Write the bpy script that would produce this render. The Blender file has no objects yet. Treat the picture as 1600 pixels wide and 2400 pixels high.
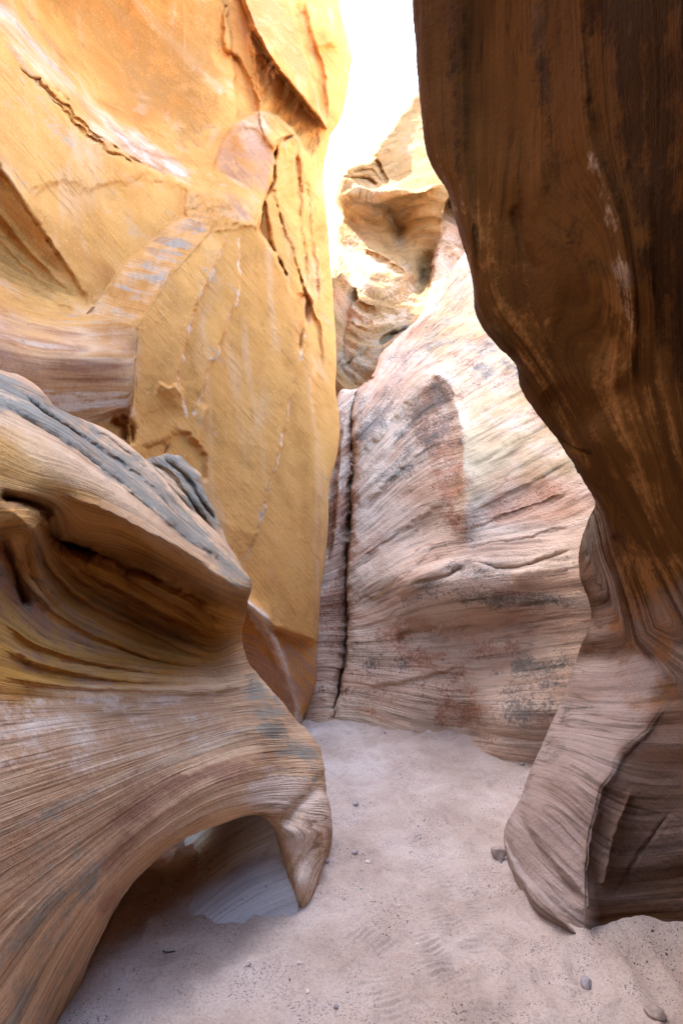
import bpy, math, random
import numpy as np

random.seed(7)
RNG = np.random.default_rng(7)
D = bpy.data
SC = bpy.context.scene
COL = SC.collection

# ------------------------------------------------------------------ camera
CAM_Z = 1.4
PITCH = math.atan(100 / 1200)
CP, SP = math.cos(PITCH), math.sin(PITCH)
H = 2.6          # spacing of the survey grid the rock faces are built on


def ray(px, py):
    r = (np.asarray(px, float) - 800) / 1200
    u = (1200 - np.asarray(py, float)) / 1200
    return r, CP - u * SP, SP + u * CP


def P(px, py, Y):
    dx, dy, dz = ray(px, py)
    t = Y / dy
    return np.stack([dx * t, np.broadcast_to(np.asarray(Y, float), np.shape(dx * t)), CAM_Z + dz * t], -1)


def ground_pt(px, py, z=0.0):
    dx, dy, dz = ray(px, py)
    t = (z - CAM_Z) / dz
    return float(dx * t), float(dy * t)


# ------------------------------------------------------------------ noise
PERM = np.random.default_rng(3).permutation(256).astype(np.int64)
PERM = np.concatenate([PERM, PERM, PERM])
GR = np.random.default_rng(4).normal(size=(256, 3))
GR /= np.linalg.norm(GR, axis=1)[:, None]


def perlin(p):
    p = np.asarray(p, float)
    i = np.floor(p).astype(np.int64)
    f = p - i
    i &= 255
    w = f * f * f * (f * (f * 6 - 15) + 10)
    out = 0
    for dx in (0, 1):
        wx = w[:, 0] if dx else 1 - w[:, 0]
        for dy in (0, 1):
            wy = w[:, 1] if dy else 1 - w[:, 1]
            for dz in (0, 1):
                wz = w[:, 2] if dz else 1 - w[:, 2]
                h = PERM[PERM[PERM[(i[:, 0] + dx) & 255] + ((i[:, 1] + dy) & 255)] + ((i[:, 2] + dz) & 255)]
                g = GR[h]
                d = g[:, 0] * (f[:, 0] - dx) + g[:, 1] * (f[:, 1] - dy) + g[:, 2] * (f[:, 2] - dz)
                out = out + d * wx * wy * wz
    return out * 1.6


def fbm(p, octv=4, gain=0.5, lac=2.03):
    a, s, f = 1.0, 0.0, 1.0
    for k in range(octv):
        s = s + a * perlin(p * f + k * 17.3)
        a *= gain
        f *= lac
    return s


def sstep(a, b, x):
    t = np.clip((x - a) / (b - a), 0, 1)
    return t * t * (3 - 2 * t)


# ------------------------------------------------------------------ plane geometry helpers
def catmull(pts, n=8):
    pts = np.asarray(pts, float)
    q = np.vstack([2 * pts[0] - pts[1], pts, 2 * pts[-1] - pts[-2]])
    out = []
    for k in range(1, len(q) - 2):
        t = np.linspace(0, 1, n, endpoint=False)[:, None]
        a, b, c, d = q[k - 1], q[k], q[k + 1], q[k + 2]
        out.append(0.5 * (2 * b + (c - a) * t + (2 * a - 5 * b + 4 * c - d) * t ** 2 + (3 * b - a - 3 * c + d) * t ** 3))
    out.append(pts[-1:])
    return np.vstack(out)


def seg_dist(x, y, line, signed=False):
    """distance to an open polyline, the foot's arc position 0..1, and (signed) the side"""
    best = np.full(x.shape, 1e18)
    arc = np.zeros(x.shape)
    side = np.zeros(x.shape)
    fx = np.zeros(x.shape)
    fy = np.zeros(x.shape)
    L = np.r_[0, np.cumsum(np.hypot(*np.diff(line, axis=0).T))]
    for k in range(len(line) - 1):
        ax, ay = line[k]
        bx, by = line[k + 1]
        vx, vy = bx - ax, by - ay
        l2 = vx * vx + vy * vy + 1e-12
        t = np.clip(((x - ax) * vx + (y - ay) * vy) / l2, 0, 1)
        qx, qy = ax + t * vx, ay + t * vy
        d = (x - qx) ** 2 + (y - qy) ** 2
        m = d < best
        best = np.where(m, d, best)
        arc = np.where(m, (L[k] + t * math.sqrt(l2)) / L[-1], arc)
        s = vx * (y - ay) - vy * (x - ax)
        side = np.where(m, np.sign(s), side)
        fx = np.where(m, qx, fx)
        fy = np.where(m, qy, fy)
    return np.sqrt(best), arc, side, fx, fy


def inside(x, y, poly):
    c = np.zeros(x.shape, bool)
    n = len(poly)
    for k in range(n):
        ax, ay = poly[k]
        bx, by = poly[(k + 1) % n]
        if ay == by:
            continue
        m = (ay > y) != (by > y)
        c ^= m & (x < (bx - ax) * (y - ay) / (by - ay) + ax)
    return c


def sdf(x, y, poly):
    line = np.vstack([poly, poly[:1]])
    d, _, _, fx, fy = seg_dist(x, y, line)
    return np.where(inside(x, y, poly), d, -d), fx, fy


class RBF:
    """thin-plate surface through scattered survey points"""

    def __init__(self, pts, lam=2.0):
        a = np.asarray(pts, float)
        self.c = a[:, :2] / 400
        n = len(a)
        K = self.k(self.c, self.c) + lam * 1e-3 * np.eye(n)
        Q = np.c_[np.ones(n), self.c]
        A = np.block([[K, Q], [Q.T, np.zeros((3, 3))]])
        self.w = np.linalg.solve(A, np.r_[a[:, 2], 0, 0, 0])

    @staticmethod
    def k(a, b):
        d2 = ((a[:, None, :] - b[None]) ** 2).sum(-1)
        return 0.5 * d2 * np.log(d2 + 1e-9)

    def __call__(self, x, y):
        q = np.c_[x.ravel(), y.ravel()] / 400
        out = np.empty(len(q))
        for s in range(0, len(q), 60000):
            e = q[s:s + 60000]
            out[s:s + 60000] = self.k(e, self.c) @ self.w[:-3] + self.w[-3] + e @ self.w[-2:]
        return out.reshape(x.shape)


def flow_points(lines, step=None):
    pts = []
    for st, ln in lines:
        c = catmull(ln, 3)
        pts += [(p[0], p[1], st) for p in c]
    return pts


def axis(lo, hi, h, in_lo, in_hi):
    mid = np.arange(max(lo, in_lo), min(hi, in_hi) + h, h)
    out = [mid]
    v, s, left = mid[0], h, []
    while v > lo:
        s = min(s * 1.25, 40)
        v -= s
        left.append(v)
    v, s, right = mid[-1], h, []
    while v < hi:
        s = min(s * 1.25, 40)
        v += s
        right.append(v)
    return np.r_[left[::-1], mid, right]


# ------------------------------------------------------------------ object helpers
def link(o):
    COL.objects.link(o)
    return o


def tag(o, label=None, cat=None, group=None, kind=None):
    if label: o['label'] = label
    if cat: o['category'] = cat
    if group: o['group'] = group
    if kind: o['kind'] = kind
    return o


def mesh_object(name, V, F, mat, origin=None, attrs=None, smooth=True, parent=None):
    V = np.asarray(V, float)
    o3 = np.zeros(3) if origin is None else np.asarray(origin, float)
    me = D.meshes.new(name)
    me.vertices.add(len(V))
    me.vertices.foreach_set('co', (V - o3).astype(np.float32).ravel())
    F = np.asarray(F, np.int32)
    k = F.shape[1]
    me.loops.add(F.size)
    me.loops.foreach_set('vertex_index', F.ravel())
    me.polygons.add(len(F))
    me.polygons.foreach_set('loop_start', np.arange(0, F.size, k, dtype=np.int32))
    me.polygons.foreach_set('use_smooth', np.full(len(F), smooth))
    me.update(calc_edges=True)
    for n, a in (attrs or {}).items():
        at = me.attributes.new(n, 'FLOAT', 'POINT')
        at.data.foreach_set('value', np.asarray(a, np.float32))
    me.validate()
    me.materials.append(mat)
    o = link(D.objects.new(name, me))
    o.location = o3
    if parent is not None:
        o.parent = parent
        o.location = o3 - np.array(parent.location)
    return o


def vnormals(V, F):
    a, b, c, d = (V[F[:, k]] for k in range(4))
    n = np.cross(c - a, d - b)
    N = np.zeros_like(V)
    for k in range(4):
        for ax in range(3):
            N[:, ax] += np.bincount(F[:, k], n[:, ax], minlength=len(V))
    N /= np.linalg.norm(N, axis=1)[:, None] + 1e-12
    return N


ORIGIN = np.array([0, 0, CAM_Z])


def build_rock(name, poly, depth, st, mat, masks=None, disp=None, rim=((0.05, 2), (0.25, 14), (1.0, 40)), round_w=26, round_d=0.10,
               smooth_poly=True, h=None, origin=(0, 0, 0), parent=None, parts=()):
    """A rock face: surveyed outline + depth, meshed, carved with its own bedding, and closed backwards with a thick rim."""
    h = h or H
    poly = np.asarray(poly, float)
    if smooth_poly:
        q = catmull(np.vstack([poly[-1:], poly, poly[:2]]), 6)
        poly = q[6:-7]
    xs = axis(poly[:, 0].min() - h, poly[:, 0].max() + h, h, -70, 1670)
    ys = axis(poly[:, 1].min() - h, poly[:, 1].max() + h, h, -70, 2440)
    X, Yp = np.meshgrid(xs, ys)
    nx, ny = len(xs), len(ys)
    ins = inside(X, Yp, poly)
    cell = ins[:-1, :-1] | ins[1:, :-1] | ins[:-1, 1:] | ins[1:, 1:]
    idx = np.arange(nx * ny).reshape(ny, nx)
    F = np.stack([idx[:-1, :-1][cell], idx[:-1, 1:][cell], idx[1:, 1:][cell], idx[1:, :-1][cell]], -1)
    used = np.unique(F)
    remap = np.full(nx * ny, -1)
    remap[used] = np.arange(len(used))
    F = remap[F]
    x, y = X.ravel()[used], Yp.ravel()[used]
    s, fx, fy = sdf(x, y, poly)
    out = s <= 0
    x = np.where(out, fx, x)
    y = np.where(out, fy, y)
    s = np.maximum(s, 0)
    Yw = depth(x, y)
    tt = np.clip(1 - s / round_w, 0, 1)
    Yw = Yw + round_d * (1 - np.sqrt(np.maximum(1 - tt * tt, 0)))
    V = P(x, y, Yw)
    stv = st(x, y)
    M = {k: f(x, y, V) for k, f in (masks or {}).items()}
    # rim: walk the boundary edges backwards, away from the passage
    E = np.concatenate([F[:, [0, 1]], F[:, [1, 2]], F[:, [2, 3]], F[:, [3, 0]]])
    key = np.sort(E, 1)
    _, inv, cnt = np.unique(key, axis=0, return_inverse=True, return_counts=True)
    B = E[cnt[inv.ravel()] == 1]
    bv = np.unique(B)
    bmap = {}
    g = np.stack([x[bv] - fx[bv], y[bv] - fy[bv]], -1)
    # inward direction on the survey plane: step towards the inside
    eps = 6.0
    g1 = sdf(x[bv] + eps, y[bv], poly)[0] - sdf(x[bv] - eps, y[bv], poly)[0]
    g2 = sdf(x[bv], y[bv] + eps, poly)[0] - sdf(x[bv], y[bv] - eps, poly)[0]
    gl = np.hypot(g1, g2) + 1e-9
    g1, g2 = g1 / gl, g2 / gl
    prev = np.full(len(V), -1)
    prev[bv] = bv
    parts_V, parts_F = [V], [F]
    n0 = len(V)
    stl = [stv]
    ml = {k: [v] for k, v in M.items()}
    for dY, inward in rim:
        nv = P(x[bv] + g1 * inward, y[bv] + g2 * inward, Yw[bv] + dY)
        cur = np.full(len(V), -1)
        cur[bv] = n0 + np.arange(len(bv))
        parts_V.append(nv)
        stl.append(stv[bv])
        for k in ml:
            ml[k].append(M[k][bv])
        parts_F.append(np.stack([prev[B[:, 1]], prev[B[:, 0]], cur[B[:, 0]], cur[B[:, 1]]], -1))
        prev = cur
        n0 += len(bv)
    V2 = np.vstack(parts_V)
    F2 = np.vstack(parts_F)
    st2 = np.concatenate(stl)
    if disp is not None:
        N = vnormals(V2, F2)
        tocam = ORIGIN - V2
        d = disp(V2, st2, np.concatenate([x] + [x[bv]] * len(rim)), np.concatenate([y] + [y[bv]] * len(rim)))
        V2 = V2 + N * d[:, None]
    at = {'st': st2}
    for k in ml:
        at[k] = np.concatenate(ml[k])
    F2 = F2[:, ::-1]
    N = vnormals(V2, F2)
    own = np.zeros(len(F2), int)
    xf, yf = x[F[:, :4]].mean(1), y[F[:, :4]].mean(1)
    for k, (pn, pl, pp) in enumerate(parts):
        q = np.asarray(pp, float)
        wx = fbm(np.c_[xf * .02, yf * .02, 0 * xf + k], 3) * 5
        own[:len(F)][inside(xf + wx, yf - wx, q)] = k + 1
    objs = []
    for k in range(len(parts) + 1):
        f = F2[own == k]
        used = np.unique(f)
        rm = np.full(len(V2), -1)
        rm[used] = np.arange(len(used))
        nm = name if k == 0 else parts[k - 1][0]
        ob = mesh_object(nm, V2[used], rm[f], mat, origin, {a: v[used] for a, v in at.items()}, parent=parent if k == 0 else objs[0])
        ob.data.normals_split_custom_set_from_vertices(N[used].astype(np.float32))
        if k and parts[k - 1][1]:
            ob['label'] = parts[k - 1][1]
        objs.append(ob)
    return objs[0]


def soft(poly, w=20, amp=1.0, wob=14, smooth=True, freq=0.012):
    q = np.asarray(poly, float)
    if smooth:
        q = catmull(np.vstack([q[-1:], q, q[:2]]), 4)[4:-5]

    def f(x, y, V):
        n = fbm(np.c_[x * freq, y * freq, 0 * x + len(poly)], 4) * wob
        return amp * sstep(-w, w, sdf(x, y, q)[0] + n)
    return f


def softline(pts, w=5, amp=1.0, wob=3):
    ln = catmull(pts, 5)

    def f(x, y, V):
        n = fbm(np.c_[x * .035, y * .035, 0 * x + 1.7], 3)
        d = seg_dist(x + n * wob, y + n * wob, ln)[0]
        return amp * np.exp(-(d / w) ** 2)
    return f


def masks_sum(*fs):
    def f(x, y, V):
        out = np.zeros(x.shape)
        for g in fs:
            out = np.maximum(out, g(x, y, V))
        return out
    return f


class Sculpt:
    """base surface, then facets (polygon with its own surface), then grooves, steps and bumps along traced lines"""

    def __init__(self, pts, lam=2.0):
        self.base = RBF(pts, lam)
        self.ops = []

    def facet(self, poly, plane, w=8, wob=3.0, smooth=False):
        q = np.asarray(poly, float)
        if smooth:
            q = catmull(np.vstack([q[-1:], q, q[:2]]), 4)[4:-5]
        f = plane if callable(plane) else RBF(plane) if len(plane) > 3 else None
        if f is None:
            a = np.asarray(plane, float)
            co = np.linalg.solve(np.c_[np.ones(3), a[:, :2]], a[:, 2])
            f = lambda x, y: co[0] + co[1] * x + co[2] * y

        def op(x, y, Y):
            n = fbm(np.c_[x * .03, y * .03, 0 * x + 3.1], 3) * wob
            m = sstep(-w, w, sdf(x, y, q)[0] + n)
            return Y * (1 - m) + f(x, y) * m
        self.ops.append(op)
        return self

    def offset(self, poly, dY, w=20, wob=3.0, smooth=True):
        q = np.asarray(poly, float)
        if smooth:
            q = catmull(np.vstack([q[-1:], q, q[:2]]), 4)[4:-5]

        def op(x, y, Y):
            n = fbm(np.c_[x * .03, y * .03, 0 * x + 7.7], 3) * wob
            return Y + dY * sstep(-w, w, sdf(x, y, q)[0] + n)
        self.ops.append(op)
        return self

    def rough(self, poly, amp, freq=.03, w=10):
        q = np.asarray(poly, float)

        def op(x, y, Y):
            m = sstep(-w, w, sdf(x, y, q)[0])
            n = fbm(np.c_[x * freq * 1.6 + y * freq * .5, y * freq, 0 * x + 5], 5)
            return Y + amp * m * (np.round(n * 3) / 3 * .6 + n * .5)
        self.ops.append(op)
        return self

    def line(self, pts, kind, w, dY, wob=3.0, taper=True, far=70):
        ln = catmull(pts, 5)

        def op(x, y, Y):
            xx = x + fbm(np.c_[x * .035, y * .035, 0 * x + 1.7], 3) * wob
            yy = y + fbm(np.c_[x * .035, y * .035, 0 * x + 9.2], 3) * wob
            lo, hi = ln.min(0) - far - 30, ln.max(0) + far + 30
            m = (x > lo[0]) & (x < hi[0]) & (y > lo[1]) & (y < hi[1])
            if not m.any():
                return Y
            d, arc, side, _, _ = seg_dist(xx[m], yy[m], ln)
            tp = np.clip(np.minimum(arc, 1 - arc) * 8, 0, 1) if taper else 1.0
            if kind == 'groove':
                v = np.exp(-(d / w) ** 2)
            elif kind == 'step':          # a scarp: the right-hand side of the line steps back, healing with distance
                v = sstep(-w, w, d * side) * np.exp(-(np.maximum(d, 0) / far) ** 2)
            elif kind == 'ridge':
                v = -1 / (1 + (d / w) ** 2) * np.exp(-(d / far) ** 2)
            Y = Y.copy()
            Y[m] += dY * v * tp
            return Y
        self.ops.append(op)
        return self

    def __call__(self, x, y):
        Y = self.base(x, y)
        for op in self.ops:
            Y = op(x, y, Y)
        return Y


def bed_disp(amp=0.012, freq=9.0, fine=0.004, ffreq=45.0, lump=0.02, lfreq=1.6, seed=0.0, grain=0.0015, vary=0.6):
    """bedding relief: hard and soft laminae weather into ribs that follow the stratum coordinate"""
    def f(V, st, x, y):
        q = V * vary
        w = fbm(np.c_[V * 0.9 + seed], 3) * 0.25
        a = perlin(np.c_[q[:, 0] + seed, q[:, 2], (st + w * .15) * freq])
        b = perlin(np.c_[q[:, 0] * 2 + seed, q[:, 2] * 2, (st + w * .15) * ffreq])
        k = 0.45 + 0.55 * sstep(-.3, .4, fbm(V * .8 + 5 + seed, 2))
        out = amp * k * (a - 0.5 * np.abs(a)) + fine * k * b
        out = out + lump * fbm(V * lfreq + seed, 4)
        out = out + grain * fbm(V * 40 + seed, 2)
        return out
    return f


# ------------------------------------------------------------------ materials
def nd(nt, t, **kw):
    n = nt.nodes.new(t)
    for k, v in kw.items():
        if k.startswith('i_'):
            key = k[2:]
            n.inputs[int(key) if key.isdigit() else key.replace('_', ' ')].default_value = v
        else:
            setattr(n, k, v)
    return n


def mixc(nt, fac, a, b, mode='MIX'):
    n = nd(nt, 'ShaderNodeMix', data_type='RGBA', blend_type=mode)
    n.clamp_factor = True
    for sock, v in ((0, fac), (6, a), (7, b)):
        if isinstance(v, (int, float)):
            n.inputs[sock].default_value = v
        elif isinstance(v, tuple):
            n.inputs[sock].default_value = (*v, 1)
        else:
            nt.links.new(v, n.inputs[sock])
    return n.outputs[2]


def math_(nt, op, a, b=None, c=None, clamp=False):
    n = nd(nt, 'ShaderNodeMath', operation=op)
    n.use_clamp = clamp
    for k, v in enumerate((a, b, c)):
        if v is None: continue
        if isinstance(v, (int, float)):
            n.inputs[k].default_value = v
        else:
            nt.links.new(v, n.inputs[k])
    return n.outputs[0]


def maprange(nt, v, a, b, c=0.0, d=1.0, smooth=True):
    n = nd(nt, 'ShaderNodeMapRange')
    n.interpolation_type = 'SMOOTHSTEP' if smooth else 'LINEAR'
    nt.links.new(v, n.inputs[0])
    for k, val in zip((1, 2, 3, 4), (a, b, c, d)):
        n.inputs[k].default_value = val
    return n.outputs[0]


def ramp(nt, v, stops):
    n = nd(nt, 'ShaderNodeValToRGB')
    e = n.color_ramp.elements
    while len(e) < len(stops):
        e.new(0.5)
    for el, (p, c) in zip(e, stops):
        el.position = p
        el.color = (*c, 1)
    nt.links.new(v, n.inputs[0])
    return n.outputs[0]


def new_mat(name):
    m = D.materials.new(name)
    m.use_nodes = True
    nt = m.node_tree
    nt.nodes.clear()
    out = nd(nt, 'ShaderNodeOutputMaterial')
    b = nd(nt, 'ShaderNodeBsdfPrincipled')
    nt.links.new(b.outputs[0], out.inputs[0])
    b.inputs['Roughness'].default_value = 0.92
    b.inputs['Specular IOR Level'].default_value = 0.05
    return m, nt, b


def rock_mat(name, bands, f1=2.2, f2=14.0, f3=60.0, contrast=0.35, bump=0.5, along=0.35, pits=0.35, grey=(0.20, 0.19, 0.17), red=(0.36, 0.15, 0.09),
             pale=(0.66, 0.50, 0.38), dark=(0.10, 0.055, 0.03), grain=0.35, speck=0.0, bdist=0.012, cloud=0.35, streak=0.0, lines=0.5, bands2=None, fl=1.1):
    """Bedded sandstone: colour bands follow the stratum coordinate 'st'; stains and painted light or shade come from the masks."""
    m, nt, b = new_mat(name)
    geo = nd(nt, 'ShaderNodeNewGeometry').outputs['Position']
    st = nd(nt, 'ShaderNodeAttribute', attribute_name='st').outputs['Fac']

    def n4(scale, wfreq, detail=3.0, rough=0.55, vec=geo):
        n = nd(nt, 'ShaderNodeTexNoise', noise_dimensions='4D')
        n.inputs['Scale'].default_value = scale
        n.inputs['Detail'].default_value = detail
        n.inputs['Roughness'].default_value = rough
        nt.links.new(vec, n.inputs['Vector'])
        nt.links.new(math_(nt, 'MULTIPLY', st, wfreq), n.inputs['W'])
        return n.outputs['Fac']

    def n3(scale, detail=3.0, rough=0.55):
        n = nd(nt, 'ShaderNodeTexNoise')
        n.inputs['Scale'].default_value = scale
        n.inputs['Detail'].default_value = detail
        n.inputs['Roughness'].default_value = rough
        nt.links.new(geo, n.inputs['Vector'])
        return n.outputs['Fac']

    broad = n4(along, f1, 2.5)
    mid = n4(along * 2, f2, 2.0)
    fine = n4(along * 5, f3, 2.0, 0.6)
    gr = n3(260, 2, 0.7)
    blot = n3(1.3, 4, 0.6)
    patch = n3(7, 5, 0.65)
    fleck = n3(48, 3, 0.7)
    v = math_(nt, 'ADD', math_(nt, 'MULTIPLY', broad, 0.62), math_(nt, 'MULTIPLY', mid, 0.38))
    col = ramp(nt, maprange(nt, v, 0.32, 0.68, smooth=False), bands)
    if bands2:      # second band colours: real beds, or tones standing in for light and shade
        al_ = nd(nt, 'ShaderNodeAttribute', attribute_name='alt').outputs['Fac']
        q2 = math_(nt, 'ADD', al_, math_(nt, 'MULTIPLY', math_(nt, 'SUBTRACT', mid, 0.5), 1.2))
        col = mixc(nt, maprange(nt, q2, .12, .88), col, ramp(nt, maprange(nt, v, 0.32, 0.68, smooth=False), bands2))
    # soft cloudy change of tone
    col = mixc(nt, maprange(nt, blot, 0.35, 0.75, 0.0, 0.25), col, bands[len(bands) // 2][1])
    cl = maprange(nt, math_(nt, 'ADD', math_(nt, 'MULTIPLY', n3(2.6, 5, .6), .6), math_(nt, 'MULTIPLY', patch, .4)), .34, .66, smooth=False)
    col = mixc(nt, cloud, col, ramp(nt, cl, [(0, (.45, .40, .36)), (.5, (.85, .83, .80)), (1, (1, 1, 1))]), 'MULTIPLY')
    if streak:      # water stains run straight down the face
        mp = nd(nt, 'ShaderNodeMapping')
        mp.inputs['Scale'].default_value = (5.5, 5.5, 0.28)
        nt.links.new(geo, mp.inputs['Vector'])
        sk = nd(nt, 'ShaderNodeTexNoise')
        sk.inputs['Scale'].default_value = 1.0
        sk.inputs['Detail'].default_value = 4
        nt.links.new(mp.outputs[0], sk.inputs['Vector'])
        col = mixc(nt, maprange(nt, sk.outputs['Fac'], .52, .72, 0, streak), col, pale)
        col = mixc(nt, maprange(nt, sk.outputs['Fac'], .46, .30, 0, streak * .8), col, bands[0][1])

    def mask(attr, colour, col, lo=0.42, hi=0.58, amt=0.9, streak=0.55):
        a = nd(nt, 'ShaderNodeAttribute', attribute_name=attr).outputs['Fac']
        t = math_(nt, 'ADD', math_(nt, 'MULTIPLY', mid, streak), math_(nt, 'MULTIPLY', patch, 1 - streak))
        q = math_(nt, 'ADD', math_(nt, 'MULTIPLY', a, 0.56), math_(nt, 'MULTIPLY', math_(nt, 'SUBTRACT', t, 0.5), 1.9))
        q = math_(nt, 'ADD', q, math_(nt, 'MULTIPLY', math_(nt, 'SUBTRACT', fleck, 0.5), fl))
        return mixc(nt, math_(nt, 'MULTIPLY', maprange(nt, q, .20, .52), amt), col, colour)
    col = mask('pale', pale, col, amt=0.8)
    col = mask('red', red, col, amt=0.8)
    col = mask('grey', grey, col, amt=0.92)
    col = mask('dark', dark, col, amt=0.85)
    # fine laminae and sand grain
    if lines:
        ln = math_(nt, 'ABSOLUTE', math_(nt, 'SUBTRACT', n4(along * 2.5, f2 * 1.7, 2.0), 0.5))
        lm = math_(nt, 'MULTIPLY', maprange(nt, ln, 0.0, 0.028, 1, 0), maprange(nt, n3(2.1, 3), .44, .60, 0, lines))
        col = mixc(nt, lm, col, tuple(v * .62 for v in bands[0][1]))
    col = mixc(nt, contrast, col, ramp(nt, maprange(nt, fine, 0.3, 0.7, smooth=False), [(0, (0.30, 0.28, 0.26)), (0.45, (0.8, 0.8, 0.8)), (1, (1, 1, 1))]), 'MULTIPLY')
    col = mixc(nt, grain, col, ramp(nt, maprange(nt, gr, 0.3, 0.7, smooth=False), [(0, (0.35, 0.33, 0.32)), (0.5, (0.85, 0.85, 0.85)), (1, (1, 1, 1))]), 'MULTIPLY')
    if speck:
        sp = maprange(nt, n3(55, 3, 0.7), 0.60, 0.66, 0, speck)
        col = mixc(nt, sp, col, (0.75, 0.62, 0.45))
    nt.links.new(col, b.inputs['Base Color'])
    # relief
    vor = nd(nt, 'ShaderNodeTexVoronoi')
    vor.inputs['Scale'].default_value = 16
    nt.links.new(geo, vor.inputs['Vector'])
    pit = maprange(nt, vor.outputs['Distance'], 0.05, 0.2, -1, 0)
    pm = maprange(nt, n3(3.1, 2), 0.52, 0.66)
    hgt = math_(nt, 'ADD', math_(nt, 'MULTIPLY', fine, 0.9), math_(nt, 'MULTIPLY', mid, 0.9))
    hgt = math_(nt, 'ADD', hgt, math_(nt, 'MULTIPLY', n3(75, 4, 0.65), 0.5))
    hgt = math_(nt, 'ADD', hgt, math_(nt, 'MULTIPLY', math_(nt, 'MULTIPLY', pit, pm), pits))
    bp = nd(nt, 'ShaderNodeBump')
    bp.inputs['Strength'].default_value = bump
    bp.inputs['Distance'].default_value = bdist
    nt.links.new(hgt, bp.inputs['Height'])
    nt.links.new(bp.outputs[0], b.inputs['Normal'])
    return m


ORANGE = [(0.0, (0.48, 0.19, 0.050)), (0.3, (0.63, 0.285, 0.076)), (0.55, (0.70, 0.34, 0.10)), (0.8, (0.64, 0.295, 0.080)), (1.0, (0.76, 0.43, 0.17))]
LIPB = [(0.0, (0.30, 0.15, 0.085)), (0.3, (0.50, 0.28, 0.165)), (0.5, (0.72, 0.50, 0.33)), (0.7, (0.40, 0.20, 0.12)), (1.0, (0.76, 0.57, 0.40))]
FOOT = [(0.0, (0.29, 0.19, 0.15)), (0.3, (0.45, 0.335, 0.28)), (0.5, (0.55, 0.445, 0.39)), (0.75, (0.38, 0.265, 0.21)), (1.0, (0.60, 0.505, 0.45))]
SWIRL = [(0.0, (0.22, 0.088, 0.016)), (0.3, (0.48, 0.22, 0.046)), (0.5, (0.64, 0.335, 0.08)), (0.75, (0.36, 0.148, 0.028)), (1.0, (0.70, 0.44, 0.14))]  # the hollow's shade and warm bounce put into the colour
AMBER = [(0.0, (0.42, 0.245, 0.115)), (0.35, (0.54, 0.35, 0.175)), (0.6, (0.60, 0.43, 0.25)), (0.8, (0.50, 0.29, 0.155)), (1.0, (0.64, 0.50, 0.34))]  # golden bounce light put into the colour
BUFF = [(0.0, (0.33, 0.19, 0.105)), (0.3, (0.60, 0.39, 0.235)), (0.5, (0.76, 0.53, 0.335)), (0.75, (0.52, 0.31, 0.175)), (1.0, (0.80, 0.61, 0.42))]
PINK = [(0.0, (0.45, 0.24, 0.15)), (0.3, (0.71, 0.48, 0.34)), (0.5, (0.80, 0.63, 0.48)), (0.72, (0.63, 0.37, 0.24)), (1.0, (0.83, 0.69, 0.56))]
BROWN = [(0.0, (0.035, 0.012, 0.0025)), (0.35, (0.075, 0.027, 0.0055)), (0.65, (0.115, 0.043, 0.009)), (1.0, (0.19, 0.082, 0.022))]  # the fin's shade put into the colour

GOLD = [(0.0, (0.20, 0.105, 0.04)), (0.3, (0.31, 0.185, 0.075)), (0.55, (0.37, 0.24, 0.11)), (0.8, (0.29, 0.165, 0.07)), (1.0, (0.42, 0.30, 0.16))]
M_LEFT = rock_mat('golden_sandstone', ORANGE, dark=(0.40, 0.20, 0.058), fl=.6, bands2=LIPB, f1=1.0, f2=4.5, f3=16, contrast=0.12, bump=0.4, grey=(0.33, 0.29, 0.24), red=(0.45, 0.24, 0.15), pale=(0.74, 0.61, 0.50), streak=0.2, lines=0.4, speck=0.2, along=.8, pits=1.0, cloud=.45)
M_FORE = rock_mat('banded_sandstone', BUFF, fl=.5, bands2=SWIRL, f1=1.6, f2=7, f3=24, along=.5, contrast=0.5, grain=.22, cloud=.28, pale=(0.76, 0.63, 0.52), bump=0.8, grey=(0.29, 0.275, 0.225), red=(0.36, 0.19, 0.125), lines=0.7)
M_UNDER = rock_mat('skylit_pale_sandstone', [(0.0, (0.46, 0.44, 0.43)), (0.35, (0.60, 0.585, 0.575)), (0.6, (0.68, 0.67, 0.665)), (0.8, (0.52, 0.50, 0.485)), (1.0, (0.72, 0.715, 0.71))], f1=1.6, f2=6, f3=20, contrast=0.5, bump=0.6, along=.5, red=(0.42, 0.27, 0.2))  # lighter copy of the rock's colour, standing in for sky light
M_RIGHT = rock_mat('pink_sandstone', PINK, f1=0.6, f2=3, f3=9, contrast=0.75, along=.45, bump=0.9, grey=(0.24, 0.215, 0.185), red=(0.42, 0.19, 0.11), bands2=AMBER, bdist=0.02, lines=0.6, cloud=.4)
M_FIN = rock_mat('shade_brown_sandstone', BROWN, fl=.35, bands2=FOOT, f1=1.3, f2=4, f3=13, contrast=0.55, bump=0.8, pale=(0.46, 0.34, 0.25), grey=(0.25, 0.21, 0.17), red=(0.30, 0.125, 0.034), dark=(0.016, 0.006, 0.002))  # fin bands carry painted shade; foot bands are the paler rock
M_TOWER = rock_mat('sunlit_sandstone', GOLD, f1=0.8, f2=2, f3=5.5, contrast=0.5, bump=0.8, bdist=0.05, red=(0.50, 0.27, 0.15), grey=(0.30, 0.26, 0.20))

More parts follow.
